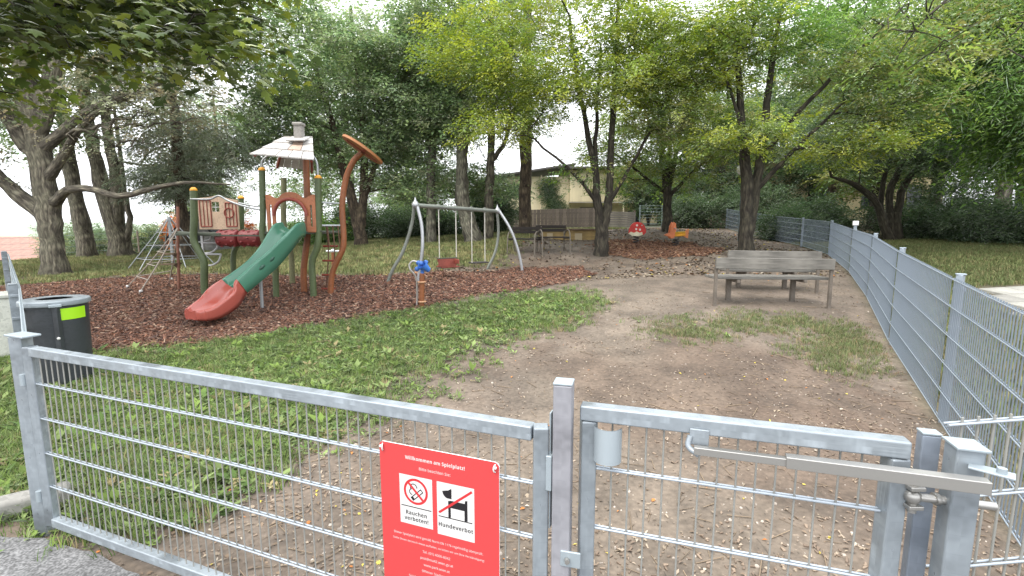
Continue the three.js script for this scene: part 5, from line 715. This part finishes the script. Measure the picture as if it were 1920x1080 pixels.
{ // turning viewer on an orange post
  const t = thing('water_toy', 'orange post with blue knobbed head and grey loop pipe in the mulch', 'play post', [-1.55, .3, 8.2]), y = gy(-1.55, 8.2);
  part(t, 'post', rod(V(-1.57, y - .1, 8.2), V(-1.545, .88, 8.2), .045, 14), postOrange); part(t, 'post_cap', place(new THREE.SphereGeometry(.046, 12, 6), V(-1.545, .88, 8.2)), postOrange);
  for (const h of [.42, .76]) part(t, 'clamp', place(new THREE.TorusGeometry(.055, .016, 8, 18), V(-1.555, h, 8.2), Math.PI / 2, 0, 0), paint([.6, .33, .18]));
  part(t, 'pipe', tube(curve([[-1.66, y, 8.25], [-1.65, .5, 8.25], [-1.66, .86, 8.22], [-1.74, .97, 8.2], [-1.76, 1.05, 8.2], [-1.7, 1.12, 8.2], [-1.6, 1.1, 8.2]], 24), .016, 8), M([.42, .4, .38], .4, { metalness: .5 }));
  const blue = paint([.05, .17, .55], .4), hd = part(t, 'head', [place(new THREE.SphereGeometry(.075, 14, 10), V(-1.54, 1.04, 8.2)), place(new THREE.CylinderGeometry(.075, .045, .16, 14, 1, true), V(-1.47, 1.02, 8.13), .9, -.8, 0), place(new THREE.CylinderGeometry(.03, .03, .14, 10), V(-1.54, .95, 8.2))], M([.05, .17, .55], .4, { side: THREE.DoubleSide }));
  for (const [x, yy, d] of [[-1.62, .99, 8.16], [-1.6, 1.09, 8.2], [-1.47, 1.1, 8.17], [-1.54, 1.09, 8.1]]) part(hd, 'knob', place(new THREE.SphereGeometry(.042, 12, 8), V(x, yy, d)), blue);
}
// ------------------------------------------------------------------ benches
{
  const legM = paint([.16, .135, .11], .7);
  function bench(label, x0, x1, d0, back, seatD, gyv, top) {
    const t = thing('bench', label, 'bench', [(x0 + x1) / 2, gyv, d0], 'weathered benches by the fence'), yb = top;
    const tone = [weathered, wood([.265, .25, .235])];
    part(t, 'backrest', bar(V(x0, yb - .09, d0), V(x1, yb - .115, d0 + .02), .04, .18, .008), weathered);
    for (let k = 0; k < 3; k++) part(t, 'seat_plank', bar(V(x0 + .02, gyv + .43, d0 + .14 + k * .14), V(x1 - .02, gyv + .41, d0 + .16 + k * .14), .12, .045, .006), tone[k % 2]);
    for (const x of [x0 + .03, x1 - .03]) { const g = gy(x, d0); part(t, 'leg', bar(V(x, g - .1, d0 + .03), V(x, yb - .03, d0 + .045), .05, .045, .006), legM); }
    for (const x of [x0 + .42, x1 - .42]) { const g = gy(x, d0 + .45); part(t, 'leg', bar(V(x, g - .1, d0 + .42), V(x, gyv + .4, d0 + .42), .075, .06, .006), legM); part(t, 'bearer', bar(V(x, gyv + .37, d0 + .06), V(x, gyv + .37, d0 + .5), .05, .05, .006), legM); }
    return t;
  }
  bench('weathered grey wooden bench seen from behind, bigger of the pair by the fence', 3.32, 5.27, 7.8, 1, 1, .44, 1.21);
  bench('weathered bench hidden partly behind the bigger grey bench', 3.98, 5.72, 8.85, 1, 1, .46, 1.27);
  const dk = wood([.03, .022, .018]), ir = M([.15, .13, .105], .6, { metalness: .3 });
  function parkBench(label, x, d, turn, L, y0) {
    const t = thing('park_bench', label, 'bench', [x, y0, d], 'dark slatted benches below the pine trunk', turn), B = (a, b, w, h) => bar(new THREE.Vector3(...a), new THREE.Vector3(...b), w, h, .006);
    for (let k = 0; k < 2; k++) lpart(t, 'back_slat', B([-L / 2, .72 - k * .1, -.2 - k * .01], [L / 2, .72 - k * .1, -.2 - k * .01], .03, .09), dk);
    for (let k = 0; k < 3; k++) lpart(t, 'seat_slat', B([-L / 2, .42, -.1 + k * .12], [L / 2, .42, -.1 + k * .12], .1, .035), dk);
    for (const s of [-1, 1]) { const x_ = s * (L / 2 - .05), c = (a, n = 12) => smooth(a.map(q => new THREE.Vector3(x_, q[0], q[1])), n); lpart(t, 'leg_frame', [tube(c([[-.15, -.24], [.3, -.18], [.5, -.2], [.78, -.24]]), .02, 8), tube(c([[-.15, .26], [.35, .24], [.55, .2], [.63, .08], [.6, -.06], [.5, -.18]], 18), .02, 8), tube(c([[.39, -.18], [.39, .24]], 4), .018, 8)], ir); }
    return t;
  }
  parkBench('dark slatted bench with curved iron arms, nearer the pine trunk', .36, 14, -.45, .95, .9);
  parkBench('dark slatted bench with curved iron arms, nearer the yellow sandbox', 1.2, 14, .3, .95, .95);
}
{ // sandbox, rockers, lamp, bin
  const t = thing('sandbox', 'yellowish wooden sandbox with brown seat rim', 'sandbox', [2.1, 1.15, 17.6]), N = 6, ym = wood([.50, .36, .16]), rm = wood([.2, .13, .09]);
  for (let k = 0; k < N; k++) { const a = k / N * 6.283 + .25, b = (k + 1) / N * 6.283 + .25, R = 1.15, p = q => [2.1 + R * Math.cos(q), 17.8 + R * Math.sin(q)], A = p(a), B = p(b); part(t, 'side_board', bar(V(A[0], 1.33, A[1]), V(B[0], 1.33, B[1]), .05, .4), ym); part(t, 'rim_board', bar(V(A[0], 1.555, A[1]), V(B[0], 1.555, B[1]), .24, .04), rm); }
  part(t, 'sand', place(new THREE.CylinderGeometry(1.1, 1.1, .3, 6), V(2.1, 1.28, 17.8), 0, .2, 0), M([.4, .33, .22], .95));
  const springG = (x, y, d, h) => { const p = []; for (let i = 0; i <= 48; i++) { const a = i / 48 * 6.283 * 4; p.push(V(x + .09 * Math.cos(a), y + h * i / 48, d + .09 * Math.sin(a))); } return tube(p, .018, 6); };
  { const x = 4.07, d = 15.8, y = gy(x, d), r = thing('spring_rocker', 'red spotted mushroom-like spring rocker', 'spring rocker', [x, y, d]); part(r, 'spring', springG(x, y - .05, d, .35), M([.03, .03, .03], .6));
    const s = new THREE.Shape(); s.moveTo(-.27, 0); s.bezierCurveTo(-.26, .3, -.1, .37, .02, .36); s.bezierCurveTo(.16, .35, .26, .2, .27, .03); s.lineTo(.2, -.04); s.quadraticCurveTo(-.05, -.1, -.27, 0);
    for (const k of [-1, 1]) { const sp = part(r, 'side_panel', place(extrude(s, .035, .004), V(x + (k < 0 ? -.03 : .09), y + .36, d + k * .13), 0, .15, 0), paint([.62, .03, .02], .5)); if (k < 0) { for (const [a, b] of [[-.12, .12], [.0, .26], [.1, .12], [-.02, .14]]) part(sp, 'spot', place(new THREE.CylinderGeometry(.035, .035, .006, 12), V(x - .03 + a, y + .36 + b, d - .155), Math.PI / 2, .15, 0), paint([.8, .74, .66])); part(sp, 'belly', place(extrude(shapeOf([[-.28, 0], [-.2, .06], [-.1, .02], [0, .07], [.1, .02], [.18, .05], [.2, -.04], [.05, -.08], [-.15, -.07]]), .02, .003), V(x - .03, y + .355, d - .16), 0, .15, 0), paint([.76, .7, .5])); } }
    part(r, 'seat', place(rbox(.3, .04, .24, .01), V(x, y + .5, d)), paint([.55, .05, .03])); part(r, 'handle', rod(V(x + .12, y + .62, d - .22), V(x + .12, y + .62, d + .22), .018), steel); }
  { const x = 5.25, d = 15.6, y = gy(x, d), r = thing('spring_rocker', 'orange and yellow bird-shaped spring rocker', 'spring rocker', [x, y, d]); part(r, 'spring', springG(x + .05, y - .05, d, .32), M([.03, .03, .03], .6));
    const s = shapeOf([[-.36, .02], [-.2, .1], [-.18, .3], [-.12, .44], [-.04, .4], [-.02, .24], [-.04, .1], [-.08, -.06], [-.18, -.08], [-.22, -.02]]); for (const k of [-1, 1]) part(r, 'head_panel', place(extrude(s, .03, .004), V(x + .03, y + .36, d + k * .1), 0, .1, 0), paint([.75, .22, .08], .5));
    part(r, 'body', [place(rbox(.36, .11, .22, .02), V(x + .15, y + .4, d), 0, 0, .08)], paint([.8, .36, .01], .5)); part(r, 'seat', place(rbox(.34, .025, .26, .01), V(x + .14, y + .475, d), 0, 0, .08), paint([.72, .42, .02]));
    part(r, 'tail', place(extrude(shapeOf([[0, -.06], [.14, -.12], [.16, .18], [.1, .16], [0, .06]]), .03, .004), V(x + .3, y + .4, d), 0, .1, 0), paint([.75, .26, .1], .5)); part(r, 'handle', rod(V(x - .05, y + .6, d - .2), V(x - .05, y + .6, d + .2), .018), steel); }
  { const l = thing('globe_lamp', 'white globe lamp on a slim post behind the dark twin-stemmed tree', 'lamp', [7.7, 1.2, 17]); part(l, 'pole', rod(V(7.98, 1.1, 17), V(7.98, 3.45, 17), .026, 10), darkFence); part(l, 'globe', place(new THREE.SphereGeometry(.2, 20, 14), V(7.98, 3.62, 17)), M([.82, .82, .82], .25)); part(l, 'collar', place(new THREE.CylinderGeometry(.09, .07, .08, 14), V(7.98, 3.43, 17)), darkFence); }
  { const x = -4.82, d = 5, y = gy(x, d) - .03, b = thing('waste_bin', 'dark grey round waste bin with pale rim and lime green band', 'bin', [x, y, d]), dk = paint([.042, .048, .055], .5);
    part(b, 'body', place(new THREE.CylinderGeometry(.265, .24, .86, 32, 1), V(x, y + .46, d)), dk);
    const rim = part(b, 'lid', place(new THREE.LatheGeometry([[.15, .02], [.18, .03], [.26, .025], [.28, .02], [.287, .01], [.287, -.03], [.28, -.035], [.262, -.03], [.262, 0], [.15, .01]].map(q => new THREE.Vector2(...q)), 36), V(x, y + .91, d)), paint([.3, .34, .37], .5, { metalness: .3 }));
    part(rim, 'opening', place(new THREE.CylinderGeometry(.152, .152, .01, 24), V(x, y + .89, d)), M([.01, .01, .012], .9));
    part(b, 'band', place(new THREE.CylinderGeometry(.268, .2655, .12, 24, 1, true, .8, .95), V(x, y + .79, d)), M([.32, .62, .01], .5, { side: THREE.DoubleSide }));
    part(b, 'handle_strut', [bar(V(x + .185, y + .88, d - .195), V(x + .175, y + .05, d - .185), .055, .045, .008)], dk); part(b, 'lock', place(new THREE.SphereGeometry(.016, 8, 6), V(x + .197, y + .55, d - .215)), paint([.7, .7, .68], .4)); part(b, 'hinge', place(rbox(.1, .03, .05, .006), V(x + .185, y + .885, d - .2), 0, .75, 0), galvPlain); }
}

// ------------------------------------------------------------------ ground cover
function scatter(name, label, category, N, seed, box, weight, geoms, mat, mk) {
  const r = RNG(seed), sets = geoms.map(() => [[], []]); let tries = 0, n = 0;
  while (n < N && tries++ < N * 14) {
    const [x, d, w0] = box(r); const w = weight(x, d, r); if (r() > w * (w0 ?? 1)) continue; n++;
    const { s, e, c, up } = mk(r, x, d), k = Math.floor(r() * geoms.length), q = new THREE.Quaternion().setFromEuler(e);
    sets[k][0].push(new THREE.Matrix4().compose(V(x, gy(x, d) + (up ?? 0), d), q, s)); sets[k][1].push(c);
  }
  sets.forEach(([m, c], i) => { if (!m.length) return; const im = instances(numbered(name), geoms[i], mat, m, c); im.userData.label = label; im.userData.category = category; scene.add(im); });
}
function tuft(seed, n, h, w, spread) { const r = RNG(seed), pos = [], idx = []; for (let i = 0; i < n; i++) { const a = r() * 6.28, R = spread * Math.sqrt(r()), x = R * Math.cos(a), z = R * Math.sin(a), H = h * (0.5 + 0.8 * r()), b = r() * 6.28, lean = (0.25 + 0.6 * r()) * H, ww = w * (0.7 + 0.6 * r()), px = Math.cos(b + 1.57) * ww, pz = Math.sin(b + 1.57) * ww, k = pos.length / 3; pos.push(x - px, 0, z - pz, x + px, 0, z + pz, x + Math.cos(b) * lean * .35 - px * .7, H * .6, z + Math.sin(b) * lean * .35 - pz * .7, x + Math.cos(b) * lean * .35 + px * .7, H * .6, z + Math.sin(b) * lean * .35 + pz * .7, x + Math.cos(b) * lean, H, z + Math.sin(b) * lean); idx.push(k, k + 1, k + 2, k + 2, k + 1, k + 3, k + 2, k + 3, k + 4); } const g = new THREE.BufferGeometry(); g.setAttribute('position', new THREE.Float32BufferAttribute(pos, 3)); g.setIndex(idx); g.computeVertexNormals(); return g; }
function weed(seed, n, l, w) { const r = RNG(seed), list = []; for (let i = 0; i < n; i++) { const a = i * 2.4 + r(), el = 0.15 + 0.75 * r(), s = l * (0.55 + 0.7 * r()); list.push({ p: new THREE.Vector3((r() - .5) * .05, 0.004 + r() * .03, (r() - .5) * .05), dir: new THREE.Vector3(Math.cos(a), el, Math.sin(a)), up: new THREE.Vector3(0, 1, 0), l: s, w: w * s / l, fold: 0.15 }); } return leafQuads(list); }
const one = new THREE.Vector3(1, 1, 1), sc = k => one.clone().multiplyScalar(k);
// sampling boxes are denser close by
const near = (x0, x1, d0, d1) => r => { const d = d0 * Math.pow(d1 / d0, Math.pow(r(), 0.85)); return [lerp(x0, x1, r()) * clamp(d / d1 * 1.35 + 0.1, 0, 1), d]; };
const inFrame = (x, d) => Math.abs(x) < d * 1.12 + 0.6;
const chip = (seed, l, w, h) => { const r = RNG(seed), g = new THREE.BoxGeometry(l, h, w), p = g.attributes.position; for (let i = 0; i < p.count; i++) { const x = p.getX(i); p.setXYZ(i, x * (0.85 + 0.3 * hash(i % 8, seed, 3)), p.getY(i) + Math.abs(x) * 0.12, p.getZ(i) * (x > 0 ? 0.6 : 1) + x * 0.2 * (r() - .5)); } g.computeVertexNormals(); return g; };
scatter('mulch_chips', 'reddish brown bark chips covering the play area', 'bark mulch', 52000, 901, r => { const d = 5.6 + 7.2 * Math.pow(r(), 1.5); return [lerp(-12.4, 2.3, r()), d]; }, (x, d) => inFrame(x, d) ? zones(x, d).mulch : 0, [chip(1, .06, .022, .008), chip(2, .045, .03, .006), chip(3, .085, .018, .008)], DRYM,
  (r, x, d) => { const q = r() - .25 * (fbm(x * .8, d * .8, 795, 3) - .5), c = q < .1 ? [.3, .2, .14] : q < .55 ? [.135, .068, .046] : q < .82 ? [.2, .092, .055] : [.075, .043, .034], e = .75 + .5 * r(), k = .6 + .8 * r(); return { s: new THREE.Vector3(k, k, k), e: new THREE.Euler((r() - .5) * .9, r() * 6.28, (r() - .5) * .8), c: c.map(v => v * e), up: .008 + .022 * r() }; });
scatter('mulch_chips', 'dark bark chips under the spring rockers', 'bark mulch', 9000, 902, r => [lerp(2.2, 7, r()), lerp(12, 17, r())], (x, d) => zones(x, d).mulch, [chip(4, .09, .035, .01), chip(5, .07, .04, .008)], DRYM,
  (r) => { const q = r(), c = q < .08 ? [.3, .2, .13] : q < .55 ? [.12, .06, .04] : [.2, .1, .055], e = .7 + .5 * r(), k = .7 + .8 * r(); return { s: sc(k), e: new THREE.Euler((r() - .5) * .9, r() * 6.28, (r() - .5) * .8), c: c.map(v => v * e), up: .01 + .02 * r() }; });
const greenC = (r, dry = .06) => { const q = r(), c = q < dry ? [.28, .235, .12] : q < .4 ? [.15, .22, .05] : q < .65 ? [.1, .165, .045] : [.2, .265, .095], e = .7 + .6 * r(); return c.map(v => v * e); };
const patchy = (x, d) => sst(.3, .52, fbm(x * 2.2, d * 2.2, 777, 3));
scatter('weeds', 'low green weeds growing between the gate and the mulch', 'weeds', 13500, 911, near(-9.5, 3, 2.1, 9.6), (x, d) => inFrame(x, d) ? (x < 1.7 ? 1 : .06) * zones(x, d).green * (.3 + .7 * patchy(x, d)) : 0, [weed(1, 7, .065, .03), weed(2, 8, .05, .03), weed(3, 6, .085, .022), weed(4, 5, .095, .04)], GRASSM,
  (r, x, d) => { const k = .5 + .9 * r() * r(); return { s: sc(k), e: new THREE.Euler((r() - .5) * .3, r() * 6.28, (r() - .5) * .3), c: greenC(r).map(v => v * (.7 + .6 * fbm(x * 1.7, d * 1.7, 791, 3))) }; });
scatter('grass', 'short green grass between the gate and the mulch', 'grass', 24000, 912, near(-9.5, 5.4, 2.1, 9.8), (x, d) => inFrame(x, d) ? zones(x, d).green * (.45 + .55 * (1 - patchy(x, d))) : 0, [tuft(1, 9, .075, .0028, .045), tuft(2, 11, .06, .0025, .05)], GRASSM,
  (r, x) => { const k = (x > 1.7 ? .4 : .6) + (x > 1.7 ? .35 : .7) * r(), c = greenC(r, x > 1.7 ? .3 : .12); return { s: sc(k), e: new THREE.Euler(0, r() * 6.28, 0), c: x > 1.7 ? [c[0] * 1.15, c[1] * .95, c[2] * 1.25] : c }; });
scatter('grass', 'thin patch of short grass in front of the bench pair', 'grass', 2500, 916, r => [lerp(1.2, 5.2, r()), lerp(4.6, 7.8, r())], (x, d) => sd(OUTR, x, d) > .1 ? zones(x, d).green / .45 * (.08 + .92 * patchy(x * 1.4, d * 1.4)) : 0, [tuft(5, 9, .05, .0026, .05), tuft(6, 10, .04, .0028, .06)], GRASSM,
  r => { const k = .6 + .6 * r(), e = .75 + .5 * r(), c = r() < .25 ? [.26, .22, .12] : [.155, .19, .075]; return { s: sc(k), e: new THREE.Euler(0, r() * 6.28, 0), c: c.map(v => v * e) }; });
scatter('lawn_grass', 'short grass of the lawn behind the play area', 'grass', 26000, 913, r => { const d = 10.8 + 14 * Math.pow(r(), 1.3); return [lerp(-18, 5, r()), d]; }, (x, d) => inFrame(x, d) ? zones(x, d).lawn * (.35 + .65 * patchy(x * .4, d * .4)) : 0, [tuft(3, 12, .09, .006, .11)], DRYM,
  r => { const k = .6 + .6 * r(), e = .7 + .6 * r(), c = r() < .45 ? [.25, .23, .1] : [.15, .185, .065]; return { s: sc(k), e: new THREE.Euler(0, r() * 6.28, 0), c: c.map(v => v * e) }; });
scatter('lawn_grass', 'short grass beyond the grey mesh fence', 'grass', 16000, 914, r => { const d = 3 + 14 * Math.pow(r(), .8); return [lerp(3, 17, r()), d]; }, (x, d) => inFrame(x, d) && sd(SLABS, x, d) > 0 ? sd(OUTR, x, d) < -.15 ? 1 : 0 : 0, [tuft(4, 12, .08, .005, .1)], DRYM,
  r => { const k = .6 + .6 * r(), e = .7 + .6 * r(), c = r() < .35 ? [.2, .18, .08] : [.12, .155, .05]; return { s: sc(k), e: new THREE.Euler(0, r() * 6.28, 0), c: c.map(v => v * e) }; });
const fallen = (seed, s) => { const g = mapleSpray(seed, 1, .001, s); g.center(); const p = g.attributes.position; for (let i = 0; i < p.count; i++) p.setY(i, p.getY(i) * .35 + .004); g.computeVertexNormals(); return g; };
const oval = (l, w) => leafQuads([{ p: new THREE.Vector3(-l / 2, .004, 0), dir: new THREE.Vector3(1, .04, 0), up: new THREE.Vector3(0, 1, 0), l, w, fold: .25 }]);
const dryC = r => { const q = r(), c = q < .35 ? [.25, .2, .145] : q < .86 ? [.18, .13, .088] : q < .93 ? [.38, .33, .26] : q < .96 ? [.42, .16, .04] : [.45, .36, .06], e = .7 + .5 * r(); return c.map(v => v * e); };
scatter('leaf_litter', 'dry fallen leaves lying on the bare soil', 'leaf litter', 6000, 921, near(-7, 9, 1.4, 13), (x, d) => inFrame(x, d) && sd(OUTR, x, d) > .1 ? (1 - .6 * zones(x, d).green) * (.15 + .85 * sst(.38, .7, fbm(x * .8, d * .8, 781, 3) + .12 * sst(1.4, .1, Math.abs(sd(OUTR, x, d))))) : 0, [oval(.036, .018), oval(.024, .014), oval(.03, .01), fallen(51, .042)], DRYM,
  (r, x, d) => { const k = .5 + .7 * r(); return { s: sc(k), e: new THREE.Euler((r() - .5) * .7, r() * 6.28, (r() - .5) * .7), c: dryC(r), up: .003 }; });
scatter('leaf_litter', 'brown fallen leaves on the lawn and the slope', 'leaf litter', 18000, 922, r => [lerp(-17, 10, r()), 10.5 + 13 * Math.pow(r(), 1.2)], (x, d) => inFrame(x, d) && sd(OUTR, x, d) > 0 ? .3 + .7 * sst(.4, .65, fbm(x * .5, d * .5, 783, 3)) : 0, [oval(.09, .05), fallen(52, .1)], DRYM,
  r => { const k = .6 + .7 * r(); return { s: sc(k), e: new THREE.Euler((r() - .5) * .8, r() * 6.28, (r() - .5) * .8), c: dryC(r).map(v => v * .8), up: .012 }; });
scatter('pebbles', 'small pale pebbles on the bare soil', 'pebbles', 1300, 923, near(-3, 6, 1.3, 9), (x, d) => inFrame(x, d) && sd(OUTR, x, d) > 0 ? 1 - .9 * Math.max(zones(x, d).green, zones(x, d).mulch) : 0, [new THREE.IcosahedronGeometry(.008, 0), new THREE.IcosahedronGeometry(.011, 1)], DRYM,
  r => { const k = .4 + 1.0 * r() * r(); return { s: new THREE.Vector3(k * 1.2, k * .6, k), e: new THREE.Euler(r(), r() * 6.28, r()), c: (k => [.38, .33, .28].map(v => v * k))(.5 + .6 * r()) }; });
scatter('bark_crumbs', 'small dark crumbs of bark and leaf on the bare soil', 'leaf litter', 5000, 925, near(-4.5, 7, 1.4, 11), (x, d) => inFrame(x, d) && sd(OUTR, x, d) > 0 ? (1 - .8 * zones(x, d).mulch) * (.1 + .9 * sst(.35, .7, fbm(x * 1.3, d * 1.3, 787, 3))) : 0, [chip(6, .026, .009, .004), chip(7, .018, .012, .004), oval(.03, .012)], DRYM,
  r => { const q = r(), c = q < .5 ? [.15, .11, .08] : q < .8 ? [.22, .165, .12] : [.3, .24, .18], k = .5 + r(); return { s: sc(k), e: new THREE.Euler((r() - .5) * .6, r() * 6.28, (r() - .5) * .6), c, up: .003 }; });
scatter('twigs', 'thin dry twigs scattered over the soil', 'twigs', 900, 924, near(-4, 6, 1.4, 9), (x, d) => inFrame(x, d) && sd(OUTR, x, d) > 0 ? 1 - .7 * zones(x, d).mulch : 0, [rod(new THREE.Vector3(-.05, .004, 0), new THREE.Vector3(.05, .008, .01), .0022, 4), rod(new THREE.Vector3(-.09, .004, 0), new THREE.Vector3(.08, .012, .02), .003, 4)], DRYM,
  r => ({ s: sc(.5 + .8 * r()), e: new THREE.Euler(0, r() * 6.28, 0), c: (k => [.2, .15, .1].map(v => v * k))(.6 + .7 * r()) }));
renderer.render(scene, camera);
